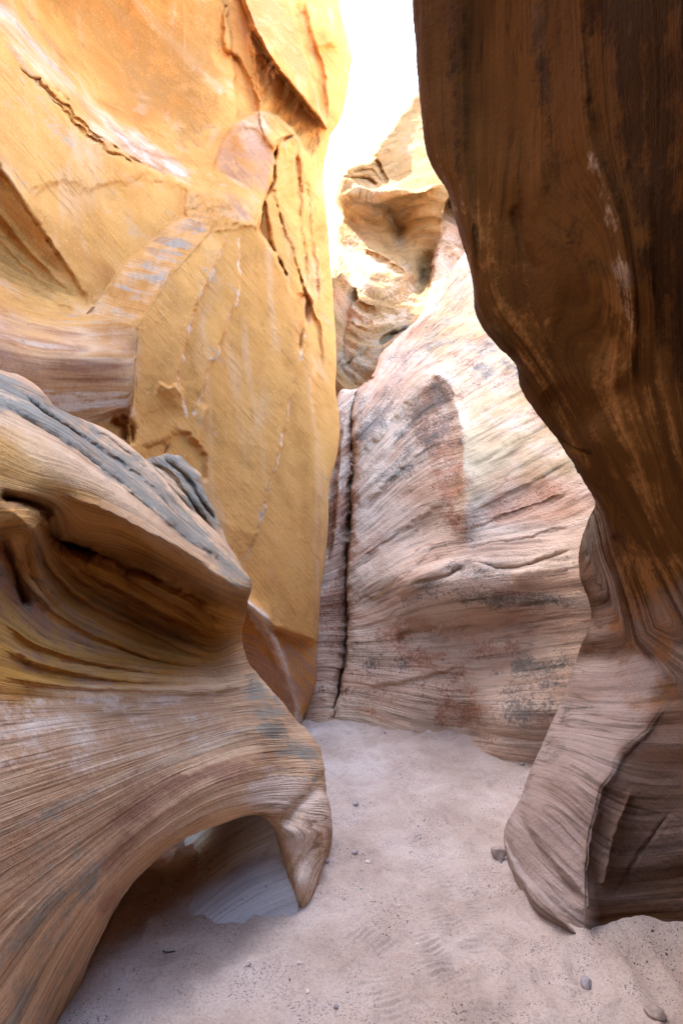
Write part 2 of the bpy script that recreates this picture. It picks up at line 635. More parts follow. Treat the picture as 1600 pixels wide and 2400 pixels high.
# ------------------------------------------------------------------ left canyon wall
LW_poly = [(-700, -1300), (100, -1300), (400, -1000), (560, -760), (650, -600), (742, -430), (796, -250), (797, -150), (795, 0), (806, 60), (823, 122), (822, 165), (800, 275), (772, 326), (758, 408), (763, 459), (773, 587),
           (780, 690), (788, 816), (785, 915), (792, 960), (794, 1019), (784, 1080), (770, 1147), (765, 1285), (752, 1387), (742, 1514), (740, 1586), (726, 1642), (704, 1690), (690, 1760), (400, 1800),
           (-100, 1800), (-700, 1800)]
lw = Sculpt([
    (700, 1690, 4.45), (740, 1503, 4.35), (765, 1285, 4.45), (785, 1000, 4.75), (780, 700, 5.3), (760, 430, 5.8), (823, 140, 6.3), (795, 0, 6.6), (800, -600, 7.2), (640, -1400, 6.0),
    (580, 1330, 3.75), (640, 1150, 4.0), (600, 1000, 4.02), (450, 900, 3.66), (560, 600, 4.45), (680, 800, 4.6), (330, 850, 3.32), (330, 1050, 3.4), (500, 1250, 3.55), (580, 1600, 3.8),
    (0, 850, 2.62), (200, 850, 3.0), (200, 1000, 3.1), (0, 1000, 2.7), (0, 1600, 2.7), (300, 1600, 3.2),
    (0, 560, 3.0), (0, 300, 3.0), (200, 500, 3.55), (400, 480, 4.15), (200, 650, 3.5), (0, 0, 3.3), (250, 200, 4.1), (450, 350, 4.6), (450, 100, 5.0), (600, 200, 5.4), (700, 200, 5.9),
    (640, 450, 4.95), (0, -600, 3.6), (400, -600, 5.4), (-600, 0, 1.7), (-600, 850, 1.5), (-600, 1700, 1.5), (-600, -800, 2.2), (0, -1400, 3.4)], lam=3)
# the main surfaces of the wall; neighbours share their edges
def on(f, pts, dY=0.0):
    a = np.asarray(pts, float)
    return [(p[0], p[1], v + dY) for p, v in zip(a, f(a[:, 0], a[:, 1]))]


SCOOP = RBF([(0, 12, 3.72), (66, 77, 3.92), (128, 153, 4.06), (204, 240, 4.26), (286, 301, 4.42), (367, 352, 4.56), (449, 415, 4.52), (0, 62, 3.28), (51, 126, 3.38), (102, 177, 3.5), (168, 238, 3.63), (245, 322, 3.80), (306, 365, 3.96), (388, 411, 4.2),
             (130, 60, 4.45), (210, 130, 4.75), (300, 190, 4.98), (400, 240, 5.05), (480, 330, 4.88), (500, 100, 5.25), (530, 250, 4.98), (250, -60, 4.75), (120, -60, 4.2), (400, -40, 5.05), (520, -20, 5.25), (500, -250, 4.75), (250, -250, 4.0), (0, -200, 3.4), (-200, -200, 2.7), (-150, -150, 2.8), (0, -350, 3.0), (400, -450, 4.2)])
SLAB = RBF(on(SCOOP, [(0, 66), (51, 128), (102, 179), (168, 240), (245, 327), (306, 370), (388, 415)]) + [(0, 388, 3.02), (77, 510, 3.14), (128, 587, 3.25), (214, 705, 3.42), (330, 450, 3.97), (200, 450, 3.56), (430, 500, 4.2), (300, 600, 3.78), (-150, -40, 2.95), (-150, 300, 2.6)])
PLANE = RBF([(325, 762, 3.25), (490, 545, 3.98), (590, 530, 4.25), (700, 700, 4.55), (725, 900, 4.5), (735, 1300, 4.3), (738, 1500, 4.25), (560, 1420, 3.7), (320, 1240, 3.1), (320, 950, 3.2), (550, 1000, 3.9)])
LEDGE = RBF(on(SLAB, [(206, 735), (260, 668), (300, 610), (370, 548), (430, 500)]) + on(PLANE, [(490, 543), (440, 600), (400, 645), (360, 705), (325, 762)]) + on(SLAB, [(330, 590), (390, 530)], -.015))
SHELF = RBF(on(SCOOP, [(449, 425), (478, 410), (500, 400)], -.02) + on(SLAB, [(436, 440), (432, 470), (430, 500)], -.03) + on(PLANE, [(490, 543), (540, 536), (595, 527)], -.01) + [(560, 425, 4.66), (612, 455, 4.72), (540, 475, 4.28)])
BLOCK = RBF(on(SCOOP, [(500, 400), (518, 340), (546, 290)], -.03) + [(560, 425, 4.66), (612, 455, 4.72), (620, 265, 5.0), (690, 312, 5.25), (640, 340, 4.86), (632, 420, 4.8), (570, 350, 4.66), (600, 300, 4.85)])
BOWL = RBF([(-60, 360, 3.0), (0, 400, 3.07), (77, 520, 3.21), (128, 590, 3.32), (168, 650, 3.41), (212, 715, 3.42), (214, 735, 3.28), (153, 741, 3.2), (77, 731, 3.06), (0, 697, 2.88), (-80, 650, 2.72), (20, 560, 3.32), (100, 650, 3.42), (-60, 500, 3.12), (0, 640, 3.16)])
LIP = RBF(on(BOWL, [(-60, 665), (0, 697), (77, 731), (153, 741), (214, 735)]) + on(PLANE, [(324, 765), (320, 830), (316, 905)]) + [(270, 748, 3.26), (0, 800, 2.58), (150, 820, 2.86), (270, 835, 3.05), (0, 900, 2.62), (200, 900, 3.0), (300, 955, 3.22), (100, 980, 2.9)])
# upper scoop, curving out into a pale up-facing ledge along its foot
lw.facet([(-300, -300), (-300, -140), (-100, -20), (0, 66), (51, 128), (102, 179), (168, 240), (245, 325), (306, 369), (388, 414), (445, 436), (520, 420), (560, 290), (545, 130), (525, 0), (520, -300)], SCOOP, w=6, wob=4)
lw.line([(300, -20), (360, 50), (430, 125), (515, 210)], 'step', 12, -0.05, far=70)
# slab beneath it, its lower half flaked away
lw.facet([(-160, -60), (0, 68), (51, 130), (102, 181), (168, 242), (245, 327), (306, 371), (388, 416), (450, 436), (470, 480), (455, 530), (350, 610), (240, 735), (214, 712), (168, 643), (77, 510), (0, 388), (-80, 280)], SLAB, w=4, wob=4)
lw.offset([(80, 440), (140, 425), (210, 440), (330, 415), (420, 440), (430, 505), (330, 590), (214, 712), (168, 643), (110, 560)], 0.022, w=12, wob=14, smooth=False)
lw.line([(40, 150), (110, 215), (190, 300), (270, 360), (340, 395)], 'groove', 4, 0.05, wob=9)
lw.line([(100, 195), (180, 275), (260, 345)], 'groove', 3, 0.04, wob=9)
# bowl, banded lip, speckled ledge, the cracked plane, shelf and block
lw.facet([(-90, 330), (0, 388), (77, 510), (128, 587), (168, 643), (189, 684), (216, 716), (225, 745), (153, 760), (77, 750), (0, 715), (-90, 665)], BOWL, w=8)
for ln in ([(-60, 440), (0, 500), (60, 575), (120, 640), (180, 690)], [(-60, 500), (0, 560), (70, 630), (140, 690), (200, 718)], [(-60, 560), (0, 610), (70, 665), (140, 708), (205, 728)], [(-60, 610), (0, 650), (70, 695), (140, 724)]):
    lw.line(ln, 'ridge', 7, 0.035, far=28)
lw.facet([(-90, 655), (0, 697), (77, 731), (153, 742), (214, 735), (335, 750), (340, 830), (335, 905), (300, 960), (200, 985), (-90, 985)], LIP, w=5)
lw.facet([(206, 735), (260, 668), (300, 610), (370, 548), (430, 500), (520, 500), (530, 560), (435, 680), (350, 800), (318, 765), (260, 745)], LEDGE, w=4, wob=4)
lw.facet([(440, 436), (478, 412), (510, 385), (625, 440), (618, 480), (604, 545), (545, 556), (490, 566), (432, 500)], SHELF, w=4, wob=4)
lw.facet([(325, 762), (360, 705), (400, 645), (440, 600), (490, 543), (540, 536), (595, 527), (640, 590), (700, 700), (725, 800), (735, 1000), (735, 1300), (738, 1503), (640, 1470), (560, 1420), (300, 1240), (300, 1000), (316, 905)], PLANE, w=4)
lw.facet([(500, 403), (518, 340), (546, 288), (570, 272), (620, 260), (685, 300), (692, 316), (650, 332), (640, 360), (640, 425), (616, 458), (560, 428)], BLOCK, w=4)
lw.line([(535, 540), (510, 610), (490, 660), (465, 710), (440, 790), (418, 870), (412, 895), (432, 940), (437, 975)], 'step', 3.5, -0.06, far=60, wob=5)
lw.line([(563, 545), (560, 620), (555, 700), (530, 760), (510, 830), (490, 850), (480, 900), (455, 970)], 'step', 3, -0.045, far=50, wob=5)
lw.line([(725, 730), (710, 810), (690, 900), (675, 970), (655, 1050), (640, 1110), (625, 1180), (605, 1240), (580, 1300), (560, 1320)], 'step', 3, -0.05, far=60, wob=5)
lw.line([(490, 950), (478, 990), (470, 1045)], 'step', 3, -0.04, far=30)
lw.line([(370, 895), (400, 905), (415, 895)], 'step', 3, -0.05, far=25)
# shell-shaped break and its neighbour
lw.offset([(385, 1100), (388, 1040), (405, 1010), (440, 1018), (468, 1050), (482, 1090), (470, 1120)], 0.05, w=10, wob=9)
lw.offset([(330, 1085), (345, 1045), (375, 1035), (388, 1055), (380, 1100)], 0.04, w=10, wob=9)
lw.line([(265, 985), (290, 1000), (300, 1030)], 'groove', 8, 0.12)
lw.line([(285, 970), (310, 1000), (312, 1040)], 'groove', 6, 0.12)
# pinkish block: the turned-over rim of its top
lw.line([(560, 292), (605, 300), (640, 340), (660, 330)], 'ridge', 9, 0.10, far=40)
# slabs, rough panel and vertical columns towards the edge
lw.facet([(555, -40), (660, -40), (700, 80), (745, 230), (765, 300), (750, 285), (640, 150), (590, 60)],
         [(555, -40, 5.3), (660, -40, 5.7), (765, 300, 5.65), (600, 70, 5.1), (745, 270, 5.5)], w=5)
lw.facet([(585, 85), (635, 155), (700, 225), (748, 285), (752, 330), (735, 375), (700, 330), (660, 275), (610, 258), (600, 190)],
         [(585, 85, 5.35), (748, 285, 5.9), (735, 370, 5.75), (610, 258, 5.3), (680, 250, 5.75)], w=5, wob=6)
lw.facet([(650, 330), (690, 315), (735, 380), (755, 560), (780, 740), (760, 800), (730, 720), (700, 640), (670, 560), (640, 450)],
         [(650, 330, 5.0), (690, 318, 5.25), (735, 380, 5.6), (760, 560, 5.5), (780, 740, 5.25), (700, 640, 4.75), (640, 450, 4.8)], w=5, wob=4)
lw.facet([(618, 470), (640, 450), (660, 520), (690, 600), (715, 690), (690, 690), (640, 580)], [(620, 470, 4.7), (640, 450, 4.85), (690, 600, 4.85), (715, 690, 4.8), (660, 600, 4.72)], w=4, wob=5)
lw.line([(690, 330), (698, 420), (700, 520), (712, 600), (718, 680)], 'groove', 8, 0.10)
lw.line([(720, 400), (728, 520), (745, 640), (750, 760), (760, 880)], 'step', 5, 0.06, far=40)
lw.line([(530, -40), (527, 30), (522, 62), (530, 110), (560, 135), (580, 180), (600, 225), (607, 258)], 'step', 4, 0.14, far=60, wob=5, taper=False)
lw.line([(715, 0), (722, 60), (745, 130), (762, 200), (765, 280)], 'step', 6, 0.12, far=45)
lw.line([(740, -30), (765, 40), (790, 110)], 'step', 7, -0.15, far=50)
lw.line([(700, 830), (706, 780), (722, 730), (728, 690)], 'groove', 7, 0.1)
lw.rough([(585, 85), (635, 155), (700, 225), (748, 285), (752, 330), (735, 375), (700, 330), (660, 275), (610, 258), (600, 190)], 0.07, .02)
lw.rough([(436, 440), (500, 470), (604, 490), (600, 530), (540, 538), (490, 546), (432, 500)], 0.035, .035, 6)
lw.rough([(206, 735), (300, 610), (430, 500), (490, 543), (400, 645), (325, 762)], 0.012, .04, 8)
lw.rough([(640, 320), (700, 330), (770, 560), (780, 760), (740, 780), (690, 640), (630, 480)], 0.06, .014, 16)
# lower right: undercut foot with the curved pale rib
lw.facet([(560, 1405), (640, 1470), (700, 1492), (745, 1508), (745, 1590), (700, 1720), (560, 1720)],
         [(560, 1420, 3.95), (640, 1475, 4.1), (740, 1508, 4.4), (740, 1590, 4.42), (690, 1690, 4.42), (600, 1690, 4.2), (680, 1560, 4.25)], w=5)
lw.line([(580, 1418), (612, 1442), (640, 1500), (668, 1570), (688, 1640), (698, 1690)], 'ridge', 14, 0.16, far=40, taper=False)


def lw_st(x, y):
    # dipping cross-beds on the planes; the bowl and its lip are a lower, near-level set
    a = (0.72 * x - 0.62 * y) / 260
    b = RBF(flow_points([(0, [(-60, 985), (100, 985), (300, 965)]), (.5, [(-60, 900), (100, 915), (316, 915)]), (1, [(-60, 800), (100, 840), (316, 840)]),
                         (1.5, [(-60, 700), (77, 745), (200, 765), (322, 765)]), (2.0, [(-60, 640), (60, 690), (150, 715), (214, 715)]),
                         (2.6, [(-60, 540), (40, 600), (120, 650), (180, 680)]), (3.2, [(-60, 430), (20, 500), (90, 570), (140, 620)])]), 4)(x, y)
    poly = np.array([(-90, 330), (0, 388), (77, 510), (168, 643), (214, 714), (322, 758), (316, 905), (290, 960), (200, 1000), (-90, 1000)], float)
    m = sstep(-5, 5, sdf(x, y, poly)[0])
    s = a * (1 - m) + b * 1.1 * m
    led = np.array([(206, 735), (300, 610), (430, 500), (500, 512), (490, 545), (400, 645), (325, 762)], float)
    m = sstep(-4, 4, sdf(x, y, led)[0])
    s = s * (1 - m) + (y * 1.0 - x * .25) / 110 * m
    ft = np.array([(540, 1400), (640, 1470), (745, 1506), (780, 1800), (500, 1800)], float)
    m = sstep(-3, 3, sdf(x, y, ft)[0])
    return s * (1 - m) + (np.hypot(x - 480, y - 1780) / 110) * m


LW_CRACKS = [[(535, 540), (510, 610), (490, 660), (465, 710), (440, 790), (418, 870), (412, 895), (432, 940), (437, 975)], [(563, 545), (560, 620), (555, 700), (530, 760), (510, 830), (490, 850), (480, 900), (455, 970)],
             [(725, 730), (710, 810), (690, 900), (675, 970), (655, 1050), (640, 1110), (625, 1180), (605, 1240), (580, 1300), (560, 1320)]]
lw_masks = {
    'alt': masks_sum(soft([(-60, 0), (0, 5), (66, 67), (128, 143), (204, 230), (286, 291), (367, 342), (455, 410), (388, 415), (306, 369), (245, 329), (168, 242), (102, 181), (51, 130), (0, 68), (-60, 20)], 14, .62, 8), softline([(290, -40), (360, 50), (430, 125), (515, 212)], 16, .6, 8), softline([(230, -40), (300, 60), (380, 150), (470, 250)], 10, .35, 10), softline([(120, -60), (200, 70), (300, 190), (420, 300)], 12, .35, 12), softline([(0, 150), (120, 270), (230, 370), (330, 440)], 10, .35, 12),soft([(-90, 700), (0, 725), (77, 745), (153, 752), (320, 765), (318, 905), (290, 985), (-90, 1010)], 22, .6, 8), soft([(215, 735), (300, 620), (430, 505), (490, 540), (400, 640), (322, 755)], 14, .4, 10), soft([(510, 400), (548, 290), (620, 265), (630, 340), (628, 430), (600, 455)], 14, .55, 6), soft([(445, 440), (600, 460), (590, 520), (440, 500)], 14, .35, 6), soft([(560, 0), (660, 0), (745, 240), (755, 275), (640, 130)], 14, .35, 8)),  # rim strip paints sky light on the ledge; lip bands are real
    'grey': masks_sum(soft([(300, 640), (430, 515), (490, 530), (440, 600), (370, 680), (330, 745), (250, 745)], 24, 0.5, 16), soft([(180, 750), (320, 770), (318, 800), (150, 770)], 12, 0.4),
                      soft([(-40, 10), (0, 15), (66, 77), (128, 153), (204, 240), (286, 301), (367, 352), (449, 418), (388, 413), (306, 367), (245, 327), (168, 240), (102, 179), (51, 128), (0, 66), (-60, 10)], 10, 0.3), soft([(20, 140), (150, 250), (200, 360), (150, 420), (60, 330), (0, 250)], 40, 0.35, 30)),  # rim strip greyed for sky light; ledge speckle is real
    'red': masks_sum(soft([(520, 320), (630, 330), (630, 420), (600, 450), (510, 400)], 18, 0.75), soft([(0, 830), (300, 870), (300, 900), (0, 870)], 12, 0.5), soft([(570, 1480), (740, 1510), (740, 1590), (690, 1690), (590, 1690)], 20, 0.75),
                     soft([(440, 445), (600, 470), (590, 520), (440, 490)], 12, 0.5), soft([(250, 140), (420, 130), (400, 250), (300, 270)], 40, 0.5, 30)),
    'pale': masks_sum(*[softline(c, 5, .52, 5) for c in LW_CRACKS], softline([(580, 1418), (612, 1442), (640, 1500), (668, 1570), (688, 1640), (698, 1690)], 11, 1.1, 5), softline([(640, 1490), (690, 1530), (742, 1545)], 5, .6, 4), softline([(600, 1500), (625, 1540), (640, 1600)], 5, .5, 4), soft([(0, 15), (66, 77), (128, 153), (204, 240), (286, 301), (367, 352), (449, 418), (388, 413), (306, 367), (245, 327), (168, 240), (102, 179), (51, 128), (0, 66), (-60, 10)], 14, 0.42), soft([(590, 1430), (625, 1445), (650, 1505), (685, 1590), (700, 1680), (680, 1680), (650, 1570), (620, 1500), (585, 1450)], 8, 1.0, 5), soft([(0, 905), (290, 930), (260, 965), (0, 940)], 12, 0.7),  # rim strip paled for sky light; cracks and rib are pale rock
                      soft([(340, 250), (480, 300), (500, 390), (450, 415), (380, 350)], 50, 0.25)),
    'dark': masks_sum(soft([(60, -120), (540, -120), (530, 100), (505, 260), (420, 330), (260, 200), (130, 70)], 70, .8, 30), soft([(560, -60), (680, -60), (760, 240), (740, 260), (640, 140)], 20, .7, 10), soft([(590, 95), (640, 160), (745, 285), (735, 370), (610, 258)], 14, .7, 8), soft([(-80, 350), (0, 395), (180, 680), (205, 722), (80, 700), (-80, 600)], 20, .6, 12)),  # scoop's brown patch, spread wider to stand in for weaker light
}
LW_PARTS = [
    ('scoop', 'broad smooth scoop above a pale rim', [(-700, -420), (-100, -20), (0, 66), (51, 128), (102, 179), (168, 240), (245, 325), (306, 369), (388, 414), (445, 436), (500, 403), (546, 288), (545, 130), (525, 0), (520, -1400), (-700, -1400)]),
    ('slab', 'flaking slab above the bowl', [(-300, -60), (0, 68), (102, 181), (245, 327), (388, 416), (440, 440), (430, 500), (300, 610), (206, 735), (168, 643), (77, 510), (0, 388), (-300, 250)]),
    ('cracked_face', 'smooth plane with long thin cracks', [(325, 762), (400, 645), (490, 543), (595, 527), (700, 700), (735, 1000), (738, 1503), (640, 1470), (540, 1400), (300, 1240), (300, 960), (316, 905)]),
    ('bowl', 'dark scooped bowl', [(-90, 330), (0, 388), (77, 510), (128, 587), (168, 643), (214, 714), (214, 737), (153, 742), (77, 731), (0, 697), (-90, 650)]),
    ('banded_lip', 'purple and cream banded lip', [(-90, 655), (0, 697), (77, 731), (153, 742), (214, 735), (322, 758), (320, 830), (316, 905), (290, 960), (200, 985), (-90, 985)]),
    ('ledge', 'slanting ledge speckled grey', [(206, 735), (300, 610), (430, 500), (500, 512), (490, 545), (400, 645), (325, 762), (260, 745)]),
    ('block', 'rounded pinkish block', [(500, 403), (515, 340), (548, 288), (570, 275), (620, 262), (690, 315), (645, 330), (632, 345), (638, 420), (612, 458), (598, 460)]),
    ('foot', 'deep orange foot with a curved pale rib', [(540, 1400), (640, 1470), (700, 1492), (760, 1510), (760, 1590), (700, 1780), (540, 1780)]),
]
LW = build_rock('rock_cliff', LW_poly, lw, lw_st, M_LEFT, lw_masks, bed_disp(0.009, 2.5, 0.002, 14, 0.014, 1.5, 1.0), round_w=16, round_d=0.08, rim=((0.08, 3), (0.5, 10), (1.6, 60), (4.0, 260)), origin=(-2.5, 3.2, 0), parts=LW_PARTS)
tag(LW, 'tall golden cliff with scooped bowl, slanting speckled ledge and long thin cracks', 'cliff')

# ------------------------------------------------------------------ foreground rock on the left
LF_poly = [(-700, 500), (-350, 700), (-100, 820), (0, 865), (50, 885), (95, 915), (130, 955), (165, 975), (215, 997), (270, 1025), (345, 1085), (400, 1140), (440, 1180), (520, 1255), (540, 1290), (562, 1322),
           (586, 1355), (591, 1375), (583, 1402), (576, 1440), (564, 1478), (566, 1510), (585, 1558), (620, 1600), (660, 1642), (697, 1690), (722, 1712), (745, 1750), (757, 1790), (765, 1850), (775, 1890),
           (778, 1945), (770, 2000), (755, 2050), (752, 2090), (738, 2125), (716, 2162), (700, 2195), (686, 2110), (668, 2030), (650, 1965), (636, 1932), (608, 1911), (560, 1917), (480, 1946), (400, 1990), (330, 2050),
           (290, 2100), (250, 2170), (200, 2280), (150, 2400), (110, 2500), (-200, 3000), (-700, 3000)]
lf = Sculpt([
    (0, 2400, 1.36), (150, 2400, 1.62), (200, 2280, 1.64), (250, 2170, 1.67), (330, 2050, 1.74), (400, 1990, 1.80), (480, 1945, 1.90), (560, 1917, 2.0), (610, 1908, 2.08), (650, 1935, 2.14), (676, 2030, 2.15), (702, 2150, 2.13),
    (740, 2100, 2.2), (770, 2000, 2.42), (778, 1945, 2.5), (757, 1790, 2.68), (700, 1690, 2.85), (690, 1850, 2.3), (730, 1950, 2.27), (715, 2060, 2.17),
    (0, 2100, 1.30), (0, 1850, 1.36), (200, 1850, 1.62), (400, 1800, 1.86), (560, 1750, 2.1), (640, 1700, 2.35),
    (0, 1640, 1.48), (200, 1640, 1.80), (400, 1640, 2.08), (560, 1640, 2.36), (620, 1620, 2.55), (0, 1560, 1.56), (200, 1570, 1.92), (400, 1580, 2.22), (560, 1560, 2.48),
    (0, 1450, 1.66), (100, 1400, 1.92), (250, 1430, 2.2), (450, 1490, 2.46), (540, 1510, 2.52), (130, 1300, 2.02), (300, 1345, 2.3), (460, 1405, 2.46), (560, 1450, 2.5),
    (60, 1230, 1.70), (0, 1250, 1.66), (-300, 1400, 1.1), (-300, 2000, 0.95), (-300, 1000, 1.5), (-600, 800, 1.5), (-600, 2600, 0.6),
    (0, 1120, 1.72), (150, 1180, 1.82), (340, 1240, 2.0), (430, 1290, 2.1), (520, 1360, 2.22), (588, 1380, 2.35), (100, 1040, 1.82), (250, 1120, 2.02), (400, 1210, 2.2), (500, 1290, 2.33), (560, 1340, 2.4),
    (0, 900, 2.05), (100, 930, 2.2), (215, 1005, 2.42), (345, 1092, 2.62), (440, 1188, 2.7), (530, 1275, 2.65), (0, 960, 1.9), (200, 1050, 2.1), (330, 1130, 2.3)], lam=1)
# shadowed recess under the cap ledge
lf.line([(95, 1225), (140, 1268), (210, 1290), (300, 1322), (380, 1358), (460, 1392), (520, 1420)], 'groove', 12, 0.09, wob=8)
lf.line([(95, 1222), (125, 1258), (170, 1278), (230, 1300)], 'groove', 20, 0.12, wob=5)
lf.line([(0, 1165), (60, 1175), (105, 1190), (110, 1225)], 'groove', 12, 0.10)
lf.line([(0, 1180), (70, 1240), (85, 1330), (130, 1420)], 'ridge', 14, 0.08, far=60)
lf.line([(0, 1250), (30, 1330), (60, 1430)], 'groove', 14, 0.10)
lf.line([(150, 1160), (250, 1195), (340, 1242), (430, 1290), (520, 1355), (575, 1380)], 'ridge', 9, 0.05, far=40)
lf.line([(0, 945), (100, 1015), (200, 1080), (330, 1180), (440, 1270), (560, 1352)], 'groove', 10, 0.05)
lf.line([(30, 910), (120, 980), (230, 1050), (330, 1120), (430, 1215), (530, 1310)], 'groove', 6, 0.06)
lf.line([(200, 1000), (280, 1050), (360, 1120), (450, 1215)], 'groove', 5, 0.06)
lf.line([(0, 1582), (150, 1606), (300, 1613), (480, 1617), (600, 1600)], 'ridge', 9, 0.035, far=40)
# flutes of the swirl
for k, ln in enumerate([[(40, 1330), (120, 1425), (220, 1485), (350, 1535), (470, 1560)], [(95, 1260), (130, 1340), (210, 1410), (320, 1465), (430, 1515), (510, 1545)],
                        [(130, 1290), (200, 1355), (310, 1410), (410, 1465), (500, 1515)], [(190, 1310), (300, 1365), (400, 1420), (490, 1475)],
                        [(300, 1345), (400, 1390), (480, 1440), (530, 1490)], [(0, 1450), (100, 1515), (250, 1555), (420, 1580)], [(0, 1510), (100, 1555), (240, 1585), (400, 1597)]]):
    lf.line(ln, 'ridge', 7, 0.045, far=30)
# scoop between the arch and the right leg
lf.line([(760, 1810), (735, 1860), (700, 1890), (665, 1940)], 'groove', 16, 0.05)
lf.line([(420, 1760), (520, 1745), (620, 1730)], 'groove', 40, 0.03, far=120)

LF_FLOW = [(0, [(150, 2400), (250, 2170), (330, 2050), (480, 1945), (610, 1908), (700, 1930), (775, 1960)]), (.25, [(715, 2150), (735, 2090), (760, 2020)]), (.45, [(40, 2400), (180, 2160), (330, 1995), (500, 1885), (640, 1850), (765, 1850)]),
           (1, [(-60, 2120), (120, 2000), (300, 1885), (450, 1800), (600, 1755), (745, 1750)]), (1.55, [(-60, 1880), (200, 1800), (400, 1740), (560, 1695), (690, 1690)]),
           (2.0, [(-60, 1690), (200, 1670), (400, 1655), (600, 1640), (655, 1640)]), (2.35, [(-60, 1565), (150, 1605), (300, 1612), (500, 1618), (610, 1595)]), (2.7, [(-60, 1440), (100, 1530), (250, 1560), (400, 1577), (585, 1562)]),
           (3.1, [(20, 1280), (100, 1400), (200, 1470), (350, 1530), (480, 1555), (568, 1530)]), (3.45, [(85, 1220), (110, 1300), (180, 1380), (300, 1440), (420, 1500), (500, 1532), (562, 1500)]),
           (3.8, [(120, 1255), (170, 1300), (250, 1345), (370, 1410), (470, 1470), (550, 1480)]), (4.2, [(140, 1262), (210, 1285), (300, 1320), (460, 1390), (575, 1440)]),
           (4.7, [(-60, 1100), (100, 1150), (250, 1200), (340, 1245), (520, 1360), (588, 1385)]), (5.2, [(-60, 940), (100, 1010), (200, 1075), (350, 1185), (480, 1290), (586, 1362)]),
           (5.7, [(-60, 835), (95, 915), (215, 997), (345, 1085), (440, 1180), (540, 1290), (580, 1345)])]
lf_stf = RBF(flow_points(LF_FLOW), 3)
lf_masks = {
    'grey': masks_sum(soft([(-60, 830), (130, 955), (345, 1085), (540, 1290), (590, 1360), (560, 1385), (450, 1290), (330, 1190), (220, 1090), (100, 1000), (-60, 930)], 22, 0.85, 20),
                      soft([(590, 1570), (690, 1690), (745, 1760), (760, 1830), (700, 1800), (610, 1740), (570, 1640)], 40, 0.8, 20), soft([(-60, 1900), (200, 1870), (330, 1880), (260, 2080), (180, 2300), (100, 2450), (-60, 2500)], 60, 0.5, 30)),  # lower-left patch: grey rock, also painting that corner's darkening
    'red': masks_sum(soft([(250, 1900), (350, 1800), (520, 1780), (600, 1790), (480, 1850), (370, 1930), (300, 2050), (230, 2150)], 40, 0.85, 25), soft([(-60, 1260), (60, 1250), (200, 1440), (450, 1560), (450, 1610), (-60, 1560)], 30, 0.5)),  # second patch reddens the hollow for its reflected light
    'pale': masks_sum(soft([(-60, 1620), (560, 1640), (640, 1660), (520, 1760), (-60, 1820)], 70, 0.5, 20), soft([(560, 1880), (640, 1800), (770, 1840), (785, 1960), (750, 2120), (705, 2190), (670, 2030), (630, 1930)], 40, 0.85, 12), soft([(590, 1600), (700, 1690), (760, 1800), (640, 1800), (560, 1700)], 50, 0.45, 15)),
    'dark': lambda x, y, V: 0 * x,
    'alt': masks_sum(soft([(-80, 990), (60, 1060), (180, 1120), (330, 1240), (520, 1365), (590, 1390), (590, 1440), (560, 1490), (560, 1535), (440, 1600), (200, 1612), (-80, 1590)], 75, 1.0, 15), soft([(-60, 1200), (60, 1220), (200, 1290), (460, 1395), (575, 1440), (560, 1520), (450, 1580), (200, 1585), (-60, 1560)], 30, 0.75, 20), soft([(-60, 980), (100, 1040), (250, 1190), (100, 1180), (-60, 1150)], 20, .5)),  # amber paints the hollow's shade and interreflected glow
}
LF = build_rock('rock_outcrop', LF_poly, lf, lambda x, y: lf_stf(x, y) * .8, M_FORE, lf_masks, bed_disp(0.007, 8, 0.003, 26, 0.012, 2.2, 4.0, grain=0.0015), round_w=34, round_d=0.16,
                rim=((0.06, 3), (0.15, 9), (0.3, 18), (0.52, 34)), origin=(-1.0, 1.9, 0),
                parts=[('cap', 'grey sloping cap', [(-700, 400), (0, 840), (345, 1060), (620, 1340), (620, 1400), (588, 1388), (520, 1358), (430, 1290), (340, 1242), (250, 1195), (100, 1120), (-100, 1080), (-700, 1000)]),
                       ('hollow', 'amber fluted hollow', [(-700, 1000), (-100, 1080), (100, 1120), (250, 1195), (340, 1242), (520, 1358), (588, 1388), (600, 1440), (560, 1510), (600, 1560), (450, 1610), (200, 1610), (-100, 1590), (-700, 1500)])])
tag(LF, 'low banded rock with swirled amber hollow, grey sloping top and arched undercut', 'rock')

# inner wall of the undercut: a part of the same rock
al = Sculpt([(640, 1915, 2.31), (600, 1930, 2.38), (560, 1960, 2.40), (600, 2000, 2.30), (690, 2060, 2.18), (700, 2160, 2.10), (650, 2150, 2.10), (600, 2145, 2.10), (530, 2150, 2.10), (450, 2136, 2.15), (420, 2110, 2.25), (380, 2085, 2.34),
             (330, 2070, 2.44), (260, 2100, 2.55), (480, 1950, 2.62), (400, 2000, 2.66), (600, 2040, 2.26), (520, 2060, 2.26), (560, 2100, 2.17), (650, 2100, 2.16), (660, 1990, 2.255), (250, 2250, 2.5), (600, 2300, 1.9)], 1)
al.line([(640, 1985), (600, 2010), (560, 2025), (500, 2075)], 'groove', 14, 0.03)
al_stf = RBF(flow_points([(0, [(450, 2140), (560, 2050), (690, 1990)]), (.3, [(420, 2100), (530, 2000), (660, 1930)]), (-.35, [(520, 2150), (600, 2100), (700, 2060)])]), 2)
